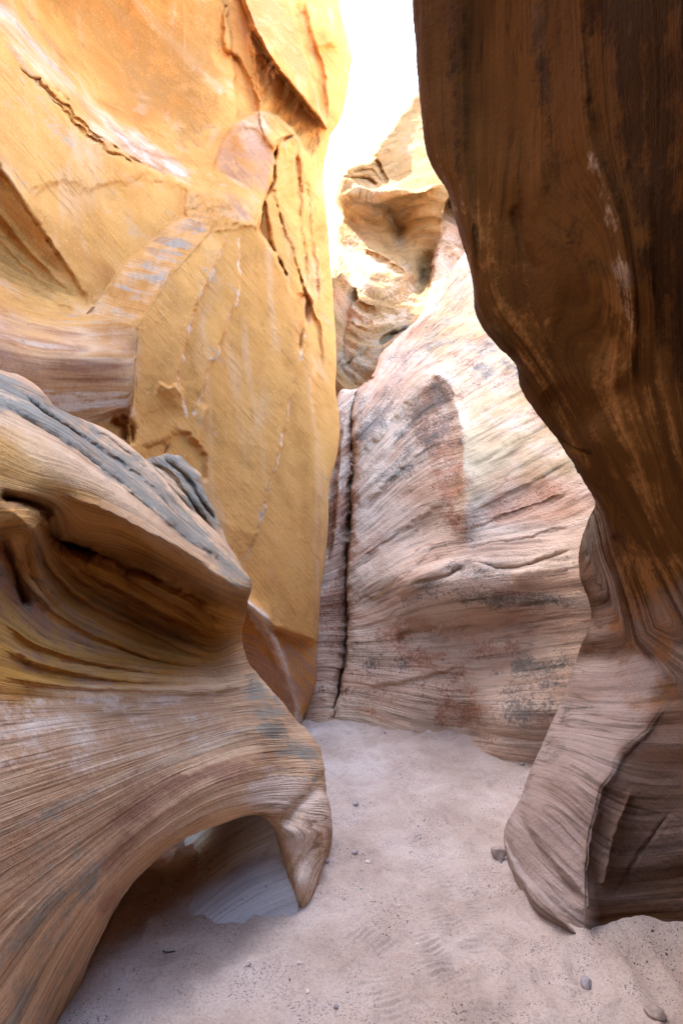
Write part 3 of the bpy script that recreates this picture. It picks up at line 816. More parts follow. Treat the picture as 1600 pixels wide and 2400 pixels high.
AL = build_rock('undercut_wall', [(200, 2020), (330, 1930), (480, 1880), (620, 1870), (662, 1910), (678, 1990), (692, 2080), (702, 2140), (700, 2230), (400, 2260), (200, 2220)], al, lambda x, y: al_stf(x, y), M_UNDER,
                {'grey': lambda x, y, V: 0 * x, 'red': soft([(300, 2000), (600, 1920), (500, 2050), (380, 2100)], 30, 0.5), 'pale': lambda x, y, V: 0 * x, 'dark': lambda x, y, V: 0 * x},
                bed_disp(0.004, 12, 0.002, 50, 0.004, 3, 2.0, grain=0.001), round_w=8, round_d=0.02, rim=((0.1, 4),), parent=LF, origin=(-.4, 2.3, 0))
tag(AL, 'pale grey inner wall under the arch')

# knob that rises behind the sloping top
KN_poly = [(300, 1120), (345, 1077), (380, 1070), (420, 1066), (440, 1085), (462, 1100), (472, 1112), (470, 1132), (490, 1170), (508, 1212), (524, 1256), (545, 1310), (480, 1330), (300, 1240)]
kn = Sculpt([(345, 1080, 2.95), (420, 1072, 3.0), (470, 1110, 3.05), (520, 1250, 3.0), (400, 1130, 2.82), (450, 1170, 2.84), (360, 1160, 2.75), (500, 1280, 2.9), (320, 1230, 2.75)], 1)
for ln in ([(345, 1085), (400, 1110), (450, 1180), (500, 1250)], [(380, 1075), (430, 1110), (470, 1170), (510, 1230)], [(350, 1110), (400, 1150), (460, 1220), (510, 1280)]):
    kn.line(ln, 'groove', 4, 0.06)
KN = build_rock('knob', KN_poly, kn, lambda x, y: (0.55 * x - 0.75 * y) / 90, M_FORE, {'grey': soft([(345, 1075), (430, 1065), (470, 1120), (520, 1240), (480, 1250), (420, 1150)], 16, 0.85), 'red': lambda x, y, V: 0 * x + .1,
                'pale': lambda x, y, V: 0 * x, 'dark': lambda x, y, V: 0 * x}, bed_disp(0.012, 6, 0.004, 25, 0.01, 4, 3.0), round_w=14, round_d=0.08, rim=((0.05, 3), (0.25, 12), (.7, 40)), origin=(-.95, 2.9, 0), parent=LF)
tag(KN, 'small ribbed grey knob behind the sloping top')

# ------------------------------------------------------------------ right, middle distance: the pink banded wall
RW_poly = [(640, 1800), (640, 1300), (690, 1000), (720, 930), (770, 960), (800, 915), (830, 915), (868, 884), (884, 852), (892, 832), (930, 792), (960, 766), (1000, 716), (1040, 664), (1080, 606), (1200, 420), (1400, 100), (1700, -200), (2300, -400),
           (2300, 2100), (1500, 1950), (1250, 1870), (1100, 1830), (900, 1800)]
rw = Sculpt([
    (760, 1693, 4.43), (830, 1693, 4.42), (880, 1710, 4.28), (960, 1725, 4.16), (1040, 1722, 4.16), (1085, 1735, 4.02), (1130, 1770, 3.74), (1250, 1795, 3.55), (1500, 1850, 3.2), (2000, 1900, 2.6),
    (830, 1600, 4.5), (820, 1500, 4.62), (820, 1300, 4.85), (830, 1000, 5.5), (870, 885, 6.0), (950, 1600, 4.28), (1085, 1640, 4.0), (1180, 1690, 3.62), (1100, 1560, 4.08), (1250, 1600, 3.62),
    (900, 1400, 4.5), (960, 1360, 4.2), (1060, 1370, 3.92), (1150, 1395, 3.86), (1000, 1470, 4.3), (1100, 1490, 4.24), (1250, 1475, 3.9), (1330, 1400, 3.6),
    (1085, 1290, 4.22), (960, 1280, 4.6), (1085, 1200, 4.32), (960, 1180, 4.85), (1150, 1200, 4.4), (1250, 1150, 4.4), (1330, 1080, 4.35), (1200, 1000, 4.95), (1085, 1050, 4.75), (1065, 950, 5.1), (1000, 880, 5.4), (900, 1000, 5.35),
    (960, 1000, 5.25), (1100, 800, 6.1), (1180, 850, 5.6), (960, 770, 6.9), (1080, 690, 7.2), (1200, 600, 7.4), (1500, 1000, 4.3), (1600, 1300, 3.4), (1500, 300, 8.0), (2100, 600, 6), (2100, 1300, 3.2), (640, 1500, 4.8), (700, 1000, 5.8)], lam=1)
rw.facet([(600, 1800), (782, 1700), (797, 1600), (810, 1514), (815, 1300), (822, 1132), (826, 960), (835, 900), (600, 900)],
         [(700, 1690, 4.5), (780, 1690, 4.42), (760, 1500, 4.72), (812, 1500, 4.78), (760, 1200, 5.1), (820, 1200, 5.2), (760, 960, 5.5), (820, 950, 5.75)], w=5)
rw.line([(868, 884), (828, 938), (826, 1055), (823, 1132), (816, 1249), (812, 1361), (810, 1514), (798, 1596), (783, 1680)], 'groove', 2.4, 0.22, wob=5, taper=False)
rw.line([(868, 884), (828, 938), (826, 1055), (823, 1132), (816, 1249), (812, 1361), (810, 1514), (798, 1596), (783, 1680)], 'groove', 12, 0.06, wob=9, taper=False)
rw.line([(805, 985), (790, 1100), (785, 1200), (770, 1330)], 'step', 5, 0.12, far=40)
# arris that parts the shaded side from the golden side
rw.line([(985, 868), (1030, 890), (1068, 950), (1085, 1040), (1090, 1180), (1086, 1300)], 'ridge', 16, 0.10, far=80)
rw.line([(1010, 872), (1045, 890), (1075, 930)], 'ridge', 7, 0.10, far=30)
# grey brow and the crease beneath it
rw.line([(850, 1478), (940, 1462), (1030, 1462), (1110, 1475), (1200, 1462), (1300, 1458)], 'groove', 16, 0.05, wob=10)
rw.line([(930, 1505), (990, 1480), (1060, 1490)], 'groove', 16, 0.10)
rw.line([(930, 1390), (1000, 1345), (1090, 1310), (1160, 1340)], 'ridge', 14, 0.08, far=50)
rw.line([(960, 1370), (1030, 1355), (1090, 1330)], 'groove', 4, 0.04)
rw.line([(1100, 1315), (1180, 1335), (1250, 1320), (1340, 1290)], 'groove', 6, 0.05)
rw.line([(1200, 1345), (1260, 1335), (1330, 1315)], 'step', 4, -0.05, far=30)
for ln in ([(1095, 1205), (1200, 1150), (1330, 1090)], [(1090, 1245), (1200, 1200), (1340, 1150)], [(1090, 1285), (1220, 1262), (1345, 1225)], [(1085, 1100), (1180, 1050), (1300, 985)]):
    rw.line(ln, 'step', 5, 0.03, far=40, wob=5)
for ln in ([(830, 1200), (930, 1110), (1020, 1030)], [(830, 1330), (930, 1250), (1050, 1170)], [(835, 1080), (920, 990), (1000, 900)], [(840, 1420), (930, 1360), (1040, 1270)]):
    rw.line(ln, 'step', 8, 0.05, far=50, wob=8)
rw.line([(1085, 1560), (1080, 1640), (1090, 1700), (1110, 1750)], 'groove', 22, 0.06)
rw.line([(1140, 1720), (1250, 1735), (1350, 1740)], 'groove', 9, 0.03)
rw.line([(860, 1610), (980, 1590), (1085, 1560)], 'step', 5, 0.04, far=30)

RW_FLOW = [(0, [(740, 1665), (850, 1668), (960, 1700), (1100, 1725), (1260, 1745), (1400, 1740)]), (.7, [(760, 1580), (850, 1592), (1000, 1612), (1100, 1620), (1300, 1605)]), (1.5, [(760, 1500), (850, 1500), (1000, 1482), (1150, 1462), (1330, 1440)]),
           (2.3, [(822, 1420), (900, 1380), (1000, 1332), (1100, 1312), (1350, 1285)]), (3.1, [(825, 1310), (900, 1260), (1000, 1195), (1090, 1180), (1200, 1128), (1330, 1060)]),
           (4, [(830, 1200), (900, 1130), (1000, 1045), (1080, 1015), (1200, 950), (1290, 900)]), (4.9, [(835, 1080), (900, 1010), (980, 920), (1060, 880), (1150, 820), (1220, 770)]),
           (5.7, [(840, 980), (900, 900), (960, 830), (1050, 760), (1120, 710)]), (6.5, [(860, 880), (930, 792), (1000, 710), (1080, 610)])]
rw_stf = RBF(flow_points(RW_FLOW), 3)
rw_masks = {
    'grey': masks_sum(soft([(830, 960), (880, 900), (960, 800), (1010, 760), (1000, 830), (950, 900), (900, 1000), (850, 1060)], 30, 0.72, 30), soft([(920, 960), (1040, 880), (1070, 960), (1080, 1060), (980, 1080), (930, 1060)], 30, 0.55, 30),
                      soft([(930, 1390), (1000, 1340), (1080, 1305), (1140, 1330), (1300, 1370), (1340, 1430), (1200, 1440), (1050, 1420), (950, 1430)], 34, 0.66, 18), soft([(1200, 1560), (1330, 1540), (1300, 1680), (1200, 1720), (1150, 1620)], 40, 0.72, 30),
                      soft([(860, 1090), (950, 1040), (960, 1100), (880, 1150)], 25, 0.55), soft([(1110, 860), (1160, 850), (1140, 890)], 12, 0.6), soft([(960, 780), (1080, 640), (1150, 740), (1230, 860), (1200, 900), (1120, 830), (1040, 830), (980, 850)], 40, 0.5, 30), soft([(900, 1560), (960, 1540), (960, 1580), (900, 1600)], 25, 0.5), soft([(820, 1480), (900, 1500), (900, 1580), (820, 1560)], 30, 0.4)),
    'red': masks_sum(soft([(1010, 900), (1085, 1020), (1085, 1250), (1040, 1240), (1010, 1100), (960, 980)], 24, 0.75, 20), soft([(820, 1580), (1100, 1560), (1180, 1700), (1300, 1760), (1120, 1770), (1050, 1720), (830, 1680)], 80, 0.62, 30),
                     soft([(900, 1460), (1200, 1450), (1250, 1500), (1000, 1560), (900, 1520)], 30, 0.6), soft([(1100, 1200), (1330, 1120), (1340, 1160), (1110, 1240)], 16, 0.4), soft([(1020, 850), (1110, 740), (1200, 830), (1290, 980), (1240, 1000), (1150, 900), (1080, 960)], 50, 0.45, 30), soft([(740, 1000), (820, 980), (810, 1500), (740, 1480)], 30, 0.6)),
    'pale': masks_sum(soft([(1060, 780), (1160, 800), (1280, 980), (1330, 1080), (1250, 1080), (1100, 960), (1010, 860)], 40, 0.55, 25), soft([(830, 1180), (1050, 1200), (1060, 1290), (900, 1370), (830, 1400)], 40, 0.62, 25), soft([(1100, 1250), (1340, 1220), (1340, 1290), (1120, 1310)], 24, 0.5)),
    'dark': lambda x, y, V: 0 * x,
    'alt': masks_sum(soft([(990, 800), (1060, 640), (1150, 640), (1300, 900), (1340, 1060), (1200, 1010), (1090, 1000), (1070, 890)], 50, .95, 25), soft([(1080, 1010), (1150, 960), (1260, 900), (1340, 1060), (1340, 1120), (1200, 1120), (1090, 1180)], 70, 0.95, 40), soft([(960, 790), (1080, 690), (1120, 760), (1000, 840)], 30, 0.6)),  # paints golden bounce right of the arris and tones down the crest
}
RW = build_rock('rock_cliff', RW_poly, rw, lambda x, y: rw_stf(x, y), M_RIGHT, rw_masks, bed_disp(0.024, 2.2, 0.010, 9, 0.025, 1.6, 8.0, grain=0.003), round_w=14, round_d=0.12, rim=((0.15, 2), (0.8, 4), (2.5, 6)), origin=(1.0, 4.2, 0), parts=[('base', 'dark undercut base', [(830, 1480), (940, 1465), (1200, 1462), (1400, 1450), (1500, 2000), (800, 1900), (790, 1680), (800, 1600)]), ('buttress', 'narrow strip left of the upright crack', [(600, 1830), (782, 1710), (798, 1596), (811, 1514), (813, 1300), (822, 1132), (826, 960), (835, 900), (600, 800)]), ('brow', 'grey bulging brow', [(920, 1400), (1000, 1335), (1090, 1305), (1160, 1330), (1320, 1360), (1400, 1440), (1200, 1455), (1050, 1445), (940, 1440)])])
tag(RW, 'pink and grey banded cliff across the back of the passage, split by an upright crack', 'cliff')

# ------------------------------------------------------------------ far tower and slabs
TW_poly = [(730, 1000), (770, 900), (772, 760), (774, 640), (786, 622), (794, 590), (786, 553), (787, 526), (799, 508), (786, 469), (793, 444), (802, 425), (813, 393), (841, 383), (876, 372), (879, 357), (895, 325), (922, 286), (945, 258), (958, 245),
           (966, 225), (978, 213), (1100, 60), (1300, -100), (1900, -200), (1900, 900), (1300, 1000), (900, 1000)]
tw = Sculpt([(950, 300, 11.5), (978, 220, 12), (880, 365, 10.6), (1000, 380, 10.6), (1200, 100, 12), (1800, 0, 11), (800, 440, 9.9), (930, 445, 9.9), (1040, 420, 9.7), (850, 420, 10.5), (930, 400, 10.9), (870, 500, 10.3), (930, 540, 10.7), (800, 520, 10.3), (990, 560, 10.2), (1000, 660, 10.6),
             (800, 560, 9.8), (830, 580, 9.7), (900, 620, 9.3), (960, 650, 9.5), (1040, 560, 9.9), (1020, 700, 8.4), (970, 760, 7.6), (1080, 640, 8.8), (830, 680, 8.5), (900, 700, 8.3), (960, 690, 8.9), (930, 740, 7.9), (850, 760, 7.8), (850, 830, 7.1), (850, 900, 6.5), (780, 950, 6.3), (780, 700, 8.8),
             (1300, 700, 9), (1800, 800, 9)], lam=1)
tw.facet([(985, 690), (1005, 660), (1030, 560), (1045, 480), (1060, 460), (1130, 700), (1000, 790), (955, 775)], [(985, 690, 8.9), (1045, 480, 10.0), (1120, 640, 8.8), (965, 770, 7.3), (1050, 720, 7.6)], w=5)
tw.line([(786, 470), (830, 452), (880, 460), (930, 452), (985, 450), (1040, 425)], 'ridge', 10, 0.35, far=45)
tw.line([(800, 505), (850, 530), (900, 500), (950, 560)], 'groove', 16, 0.15)
tw.line([(905, 480), (930, 540), (940, 610)], 'groove', 14, 0.1)
tw.line([(876, 372), (890, 395), (910, 432)], 'groove', 4, 0.2)
tw.line([(820, 405), (870, 400), (900, 432)], 'groove', 4, 0.08)
tw.line([(800, 425), (850, 418), (890, 440)], 'groove', 5, 0.15)
tw.line([(960, 640), (1000, 690), (1010, 660)], 'groove', 8, 0.12)
tw.line([(840, 570), (900, 600), (960, 640), (1000, 690)], 'ridge', 8, 0.35, far=40)
tw.line([(800, 640), (830, 700), (880, 740)], 'groove', 9, 0.07)
for ln in ([(800, 655), (870, 672), (980, 695)], [(810, 700), (880, 705), (970, 715)], [(800, 745), (880, 755), (960, 745)]):
    tw.line(ln, 'step', 6, -0.18, far=30, wob=8)
tw.line([(790, 870), (840, 840), (890, 815), (930, 775)], 'groove', 6, 0.12)
tw.line([(895, 835), (905, 790), (960, 770)], 'groove', 5, 0.12)
tw.facet([(770, 660), (800, 636), (826, 668), (835, 700), (815, 740), (800, 840), (770, 860)], [(780, 660, 8.0), (802, 640, 8.0), (835, 700, 8.6), (800, 840, 7.2), (775, 850, 7.0)], w=4)
tw_masks = {'grey': masks_sum(soft([(800, 430), (900, 440), (930, 520), (880, 500), (800, 480)], 20, 0.55, 20), soft([(940, 300), (975, 250), (990, 330), (950, 400)], 20, 0.4, 20), soft([(900, 480), (950, 530), (960, 640), (930, 600)], 16, 0.6), soft([(780, 800), (960, 770), (900, 850), (790, 900)], 30, 0.6, 25)),
            'red': soft([(780, 640), (830, 690), (800, 840), (775, 850)], 10, 0.6), 'pale': masks_sum(soft([(800, 560), (960, 650), (960, 750), (800, 740)], 30, 0.5), soft([(1000, 690), (1045, 480), (1120, 640), (1000, 780)], 20, 0.7)), 'dark': lambda x, y, V: 0 * x}
TW = build_rock('rock_tower', TW_poly, tw, lambda x, y: (0.45 * x - 0.9 * y) / 90 + 0.6 * np.sin(x / 60), M_TOWER, tw_masks, bed_disp(0.09, 1.6, 0.05, 5, 0.05, 0.9, 12.0, grain=0.012), round_w=10, round_d=0.4,
                rim=((0.4, 2), (1.5, 6), (3, 12)), origin=(1.0, 9.0, 0), h=2.2,
                parts=[('spur', 'lilac pointed spur', [(760, 660), (800, 630), (830, 668), (838, 700), (815, 740), (800, 845), (760, 870)]), ('ledge', 'overhanging ledge', [(770, 430), (880, 440), (1050, 415), (1050, 470), (1000, 660), (950, 640), (900, 600), (840, 560), (770, 530)]),
                       ('slope', 'sunlit slope of ribs', [(770, 535), (840, 565), (900, 605), (1000, 680), (960, 770), (890, 815), (790, 860), (838, 700), (800, 630), (770, 640)])])
tag(TW, 'far sunlit rock tower with ledges rising against the sky at the end of the slot', 'rock')

# ------------------------------------------------------------------ right fin and its foot
RF_poly = [(942, -600), (950, -400), (957, -200), (967, 0), (973, 102), (979, 204), (986, 265), (994, 327), (1004, 372), (1024, 413), (1045, 449), (1060, 500), (1081, 571), (1101, 638), (1108, 704), (1116, 740), (1132, 776), (1167, 816), (1195, 838), (1211, 864),
           (1220, 907), (1251, 958), (1297, 1014), (1333, 1070), (1358, 1116), (1386, 1163), (1394, 1183), (1379, 1213), (1363, 1259), (1353, 1310), (1358, 1356), (1368, 1382), (1381, 1422), (1381, 1463), (1361, 1510), (1331, 1602), (1310, 1653), (1290, 1704), (1249, 1796),
           (1218, 1867), (1188, 1918), (1178, 1959), (1183, 2000), (1190, 2051), (1208, 2092), (1234, 2132), (1262, 2158), (1310, 2186), (1361, 2212), (1372, 2240), (1450, 2280), (1650, 2300), (2500, 2400), (2500, -600), (1500, -600)]
rf = Sculpt([
    (1178, 1959, 2.52), (1190, 2051, 2.40), (1234, 2132, 2.2), (1310, 2186, 2.06), (1365, 2210, 1.99), (1395, 2184, 2.03), (1463, 2183, 2.03), (1600, 2183, 2.03), (1376, 2132, 2.03), (1376, 2035, 2.08), (1384, 1959, 2.14), (1407, 1857, 2.2), (1458, 1760, 2.28),
    (1529, 1688, 2.3), (1565, 1627, 2.32), (1280, 1960, 2.26), (1250, 1880, 2.45), (1249, 1796, 2.85), (1310, 1653, 3.05), (1381, 1450, 3.25), (1353, 1310, 3.4), (1330, 1800, 2.42), (1390, 1650, 2.62), (1450, 1500, 2.72), (1420, 1380, 2.85), (1400, 1280, 3.0),
    (1550, 1500, 2.4), (1470, 1640, 2.45), (1500, 1900, 2.16), (1600, 1900, 2.1), (1600, 1600, 2.2), (1450, 2050, 2.12), (1520, 1300, 2.3), (1600, 1300, 2.05), (2000, 1900, 1.7), (2000, 1200, 1.4), (2400, 1800, 1.1), (2400, 500, 0.9), (2000, 500, 1.3), (2400, -1200, 1.2)], lam=1)
rf.facet([(900, -1600), (2600, -1600), (2600, 1250), (1700, 1300), (1560, 1310), (1480, 1290), (1438, 1252), (1412, 1205), (1392, 1172), (1330, 1075), (1180, 950), (900, 500)],
         [(1435, 1249, 2.45), (1390, 1165, 2.52), (1297, 1014, 2.58), (1211, 862, 2.62), (1116, 740, 2.70), (1060, 500, 2.76), (1004, 372, 2.78), (967, 0, 2.78), (940, -600, 2.6), (1300, 700, 2.36), (1300, 900, 2.42), (1400, 1050, 2.28), (1200, 300, 2.5),
          (1300, 300, 2.26), (1200, 0, 2.42), (1500, 300, 1.8), (1500, 900, 2.08), (1600, 600, 1.75), (1440, 800, 2.2), (1480, 700, 2.0), (1560, 1200, 2.1), (1600, 0, 1.45), (1400, -300, 1.7), (1400, -600, 1.5), (1200, 600, 2.52), (2000, 500, 1.2), (2000, 1200, 1.35),
          (2400, 800, 0.9), (2400, -600, 0.7), (1800, -600, 1.0)], w=14, wob=4)
# hanging folds of the fin
rf.line([(1095, -40), (1095, 150), (1098, 300), (1103, 400), (1110, 520)], 'step', 22, -0.045, far=80, taper=False)
rf.line([(1215, -40), (1222, 150), (1235, 300), (1228, 420), (1210, 520), (1225, 590)], 'groove', 24, 0.03)
rf.line([(1245, -40), (1262, 150), (1275, 320), (1268, 450), (1262, 520)], 'step', 24, -0.035, far=70)
rf.line([(1275, 330), (1280, 440), (1295, 540), (1315, 600), (1320, 680), (1300, 760), (1290, 820), (1270, 900)], 'step', 22, -0.03, far=70)
rf.line([(1345, -40), (1358, 200), (1372, 330), (1400, 400), (1442, 510), (1465, 620), (1480, 740), (1475, 830), (1440, 900)], 'ridge', 30, 0.075, far=100, taper=False)
rf.line([(1520, 380), (1515, 600), (1530, 760), (1510, 860)], 'ridge', 22, 0.03, far=70)
rf.line([(1270, 920), (1350, 970), (1420, 940), (1470, 880)], 'groove', 40, 0.06, far=90)
rf.line([(1140, 760), (1160, 780), (1200, 830)], 'ridge', 7, 0.05, far=40)
rf.line([(1300, 1015), (1350, 1050), (1400, 1065)], 'groove', 3, 0.05)
rf.line([(1205, 480), (1222, 560), (1240, 610), (1265, 640)], 'groove', 12, 0.03)
# foot: crease and undercut facet
rf.line([(1376, 2205), (1376, 2132), (1374, 2035), (1382, 1959), (1405, 1857), (1427, 1821), (1458, 1760), (1504, 1724), (1529, 1688), (1565, 1627)], 'groove', 3, 0.014, wob=5)
rf.line([(1376, 2205), (1376, 2132), (1374, 2035), (1382, 1959), (1405, 1857), (1427, 1821), (1458, 1760), (1504, 1724), (1529, 1688), (1565, 1627)], 'ridge', 10, 0.035, far=40)
rf.line([(1180, 1965), (1215, 2040), (1260, 2090), (1310, 2145), (1368, 2205)], 'step', 6, -0.07, far=60, taper=False)
rf.line([(1215, 1890), (1250, 1960), (1310, 2040), (1370, 2110)], 'step', 9, 0.03, far=40)
rf.line([(1570, 1900), (1500, 2000), (1440, 2100)], 'groove', 4, 0.012)
rf.line([(1480, 1850), (1440, 1950), (1410, 2100)], 'ridge', 9, 0.03, far=40)

up_poly = np.array([(900, -1600), (2600, -1600), (2600, 1500), (1620, 1560), (1520, 1480), (1440, 1300), (1412, 1205), (1392, 1172), (1180, 950), (900, 500)], float)
RF_UP = RBF(flow_points([(0, [(950, -100), (975, 200), (1000, 400), (1060, 560), (1115, 760), (1215, 900), (1300, 1030), (1400, 1190)]), (.6, [(1095, -60), (1095, 200), (1105, 450), (1130, 700), (1240, 860), (1330, 1010), (1430, 1180)]),
                         (1.2, [(1220, -60), (1230, 250), (1215, 500), (1235, 680), (1300, 850), (1390, 1000), (1480, 1160)]), (1.8, [(1345, -60), (1370, 330), (1440, 510), (1475, 700), (1470, 850), (1480, 950), (1540, 1100)]),
                         (2.5, [(1480, -60), (1500, 400), (1520, 700), (1530, 900), (1580, 1100)]), (3.2, [(1650, -60), (1650, 500), (1650, 1000)])]), 4)
RF_LO = RBF(flow_points([(0, [(1185, 2010), (1260, 2120), (1370, 2200)]), (.25, [(1180, 1965), (1230, 2030), (1310, 2110), (1372, 2160)]), (.5, [(1190, 1925), (1250, 1980), (1320, 2050), (1374, 2090)]), (.8, [(1220, 1868), (1290, 1900), (1340, 1950), (1380, 1990)]),
                         (1.2, [(1255, 1785), (1330, 1805), (1400, 1850)]), (1.8, [(1300, 1680), (1380, 1690), (1500, 1700)]), (2.5, [(1350, 1540), (1420, 1545), (1580, 1500)]), (3.1, [(1375, 1430), (1430, 1420), (1560, 1330)]), (3.6, [(1358, 1330), (1400, 1290), (1450, 1260)]),
                         (.9, [(1450, 2000), (1600, 1980)]), (.1, [(1450, 2180), (1600, 2180)])]), 4)


def rf_st(x, y):
    m = sstep(-60, 60, sdf(x, y, up_poly)[0])
    return RF_UP(x, y) * m * 1.3 + RF_LO(x, y) * (1 - m)


rf_masks = {
    'grey': masks_sum(soft([(1360, 1520), (1430, 1500), (1430, 1620), (1350, 1800), (1280, 1830), (1260, 1790)], 30, 0.35, 25), soft([(1180, 1960), (1230, 1900), (1360, 2060), (1370, 2200), (1280, 2120)], 40, 0.2, 20), soft([(1360, 1260), (1395, 1195), (1410, 1260), (1370, 1330)], 12, 0.6)),
    'red': masks_sum(soft([(1430, 1300), (1600, 1300), (1600, 1650), (1480, 1700), (1420, 1500)], 60, 0.6, 20), soft([(1280, 700), (1440, 600), (1600, 760), (1620, 1250), (1480, 1230), (1330, 1000)], 110, 0.45, 30), soft([(1100, 500), (1220, 500), (1330, 900), (1400, 1130), (1250, 930), (1130, 740)], 40, .5, 20)),  # paints an orange glow on the fin
    'alt': masks_sum(soft([(1330, 1560), (1440, 1520), (1560, 1560), (1540, 1660), (1440, 1800), (1385, 1960), (1376, 2230), (1000, 2230), (1000, 1800)], 60, 1.0, 20), soft([(1360, 1470), (1350, 1300), (1385, 1180), (1420, 1220), (1480, 1400), (1640, 1420), (1700, 2300), (1376, 2230)], 60, 0.42, 20)),  # less pale right of the crease, painting that face's shade
    'pale': masks_sum(soft([(1215, 1900), (1300, 1930), (1360, 2040), (1365, 2170), (1290, 2080), (1200, 1975)], 30, 0.4, 16), soft([(1365, 300), (1400, 380), (1460, 560), (1490, 740), (1470, 780), (1440, 600), (1390, 450)], 14, 0.5, 14)),
    'dark': masks_sum(soft([(1048, -40), (1095, -40), (1098, 350), (1070, 420), (1050, 250)], 14, 0.5, 10), soft([(1370, -60), (1700, -60), (1700, 1000), (1560, 900), (1500, 700), (1440, 420)], 90, 0.9, 30), soft([(1225, -60), (1330, -60), (1350, 300), (1420, 560), (1440, 800), (1330, 900), (1270, 600)], 60, 0.45, 30), soft([(1450, 1850), (1700, 1700), (1700, 2300), (1400, 2200)], 60, .3)),  # paints shade over the fin's upper and right faces
}
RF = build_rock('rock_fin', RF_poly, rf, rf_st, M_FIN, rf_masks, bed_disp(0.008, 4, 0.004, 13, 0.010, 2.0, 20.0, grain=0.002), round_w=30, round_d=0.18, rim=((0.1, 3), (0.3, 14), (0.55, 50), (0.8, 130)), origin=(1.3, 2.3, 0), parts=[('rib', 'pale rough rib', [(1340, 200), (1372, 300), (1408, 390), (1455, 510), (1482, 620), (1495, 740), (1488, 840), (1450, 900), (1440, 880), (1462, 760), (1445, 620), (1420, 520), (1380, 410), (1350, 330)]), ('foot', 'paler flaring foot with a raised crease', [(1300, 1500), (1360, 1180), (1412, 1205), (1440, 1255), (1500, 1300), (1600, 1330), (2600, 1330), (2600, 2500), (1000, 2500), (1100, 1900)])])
tag(RF, 'dark brown overhanging fin with a narrow waist over a flaring paler foot', 'rock')

# ------------------------------------------------------------------ unseen rock behind the viewer, added and shaped to shade this end
REAR_LO, REAR_HI = 4.2, 9.0  # heights chosen for how much light each side lets in
ang = np.linspace(math.radians(-25), math.radians(178), 130)
zz = np.linspace(0, 1, 90)
A, Z = np.meshgrid(ang, zz)
Z = -0.3 + Z * (REAR_LO + (REAR_HI - REAR_LO) * sstep(math.radians(80), math.radians(125), A))
lean = 1 - 0.02 * np.clip(Z - 1.0, 0, 8)
Rr = (2.1 + 0.25 * np.sin(3 * A + Z * .5)) * lean
V = np.stack([Rr * 1.0 * np.cos(A), 0.35 - Rr * 1.25 * np.sin(A), Z], -1).reshape(-1, 3)
V[:, 1] += 0.50 * np.clip(V[:, 2] - 2.2, 0, 20)          # the rock leans over the viewer
V += 0.15 * np.stack([fbm(V * .9, 3), fbm(V * .9 + 40, 3), 0 * V[:, 0]], -1)
idx = np.arange(A.size).reshape(A.shape)
F = np.stack([idx[:-1, :-1], idx[:-1, 1:], idx[1:, 1:], idx[1:, :-1]], -1).reshape(-1, 4)
zero = np.zeros(len(V))
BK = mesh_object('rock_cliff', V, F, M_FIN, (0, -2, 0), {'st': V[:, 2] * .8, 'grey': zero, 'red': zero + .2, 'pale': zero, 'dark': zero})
tag(BK, 'unseen brown cliff behind the viewpoint, shaped to shade the slot', 'cliff')

# ------------------------------------------------------------------ sand floor
def ground_z(x, y):
    q = np.c_[x, y, 0 * x]
    z = 0.018 * fbm(q * 1.3, 3) + 0.006 * fbm(q * 6 + 3, 3) + 0.002 * fbm(q * 30 + 7, 2)
    return z


def gaxis(lo, hi, h, a, b):
    mid = np.arange(a, b + h, h)
    L, R = [], []
    v, s = a, h
    while v > lo:
        s *= 1.2
        v -= s
        L.append(v)
    v, s = mid[-1], h
    while v < hi:
        s *= 1.2
        v += s
        R.append(v)
    return np.r_[L[::-1], mid, R]


gx = gaxis(-60, 60, 0.0055, -1.2, 1.4)
gy = gaxis(-60, 90, 0.0055, 1.4, 4.6)
GX, GY = np.meshgrid(gx, gy)
x, y = GX.ravel(), GY.ravel()
z = ground_z(x, y)
near = (np.abs(x) < 2) & (y > 1) & (y < 5)
# boot prints: short ribbed dents
for px, py, ang_, ln in [(1110, 1995, .3, .1), (1018, 2040, .5, .12), (1112, 2100, .2, .1), (1035, 2150, .45, .13), (1125, 2170, .15, .1), (1120, 2215, .2, .12), (1020, 2245, .4, .13), (1035, 2280, .4, .12), (980, 1960, .5, .1), (900, 2330, .3, .13), (870, 2200, .8, .12), (940, 1850, .3, .1)]:
    cx, cy = ground_pt(px, py)
    ca, sa = math.cos(ang_), math.sin(ang_)
    u = (x - cx) * ca + (y - cy) * sa
    v = -(x - cx) * sa + (y - cy) * ca
    w = np.exp(-(u / .05) ** 4 - (v / ln) ** 4)
    z = z - w * 0.004 + w * 0.0042 * np.sin(v * 2 * math.pi / 0.021 + 2 * np.sin(u * 25))
# soft footfalls everywhere, and sand banked against the rock
for k in range(420):
    cx, cy = RNG.uniform(-.9, 1.2), RNG.uniform(1.3, 4.6)
    a = RNG.uniform(0, 3.14)
    ca, sa = math.cos(a), math.sin(a)
    m = (np.abs(x - cx) < .35) & (np.abs(y - cy) < .35)
    u = (x[m] - cx) * ca + (y[m] - cy) * sa
    v = -(x[m] - cx) * sa + (y[m] - cy) * ca
    r = np.sqrt((u / .05) ** 2 + (v / .12) ** 2)
    z[m] += 0.0075 * (np.exp(-(r - 1.25) ** 2 * 6) * .5 - np.exp(-r ** 3))
CONTACT = [[(712, 2158), (738, 2120), (752, 2090), (770, 2000)], [(700, 1690), (760, 1693), (830, 1693), (880, 1710), (960, 1725), (1040, 1722), (1085, 1735), (1130, 1770), (1250, 1795)],
           [(1190, 2051), (1234, 2132), (1310, 2186), (1365, 2210), (1395, 2184), (1463, 2183), (1600, 2183)]]
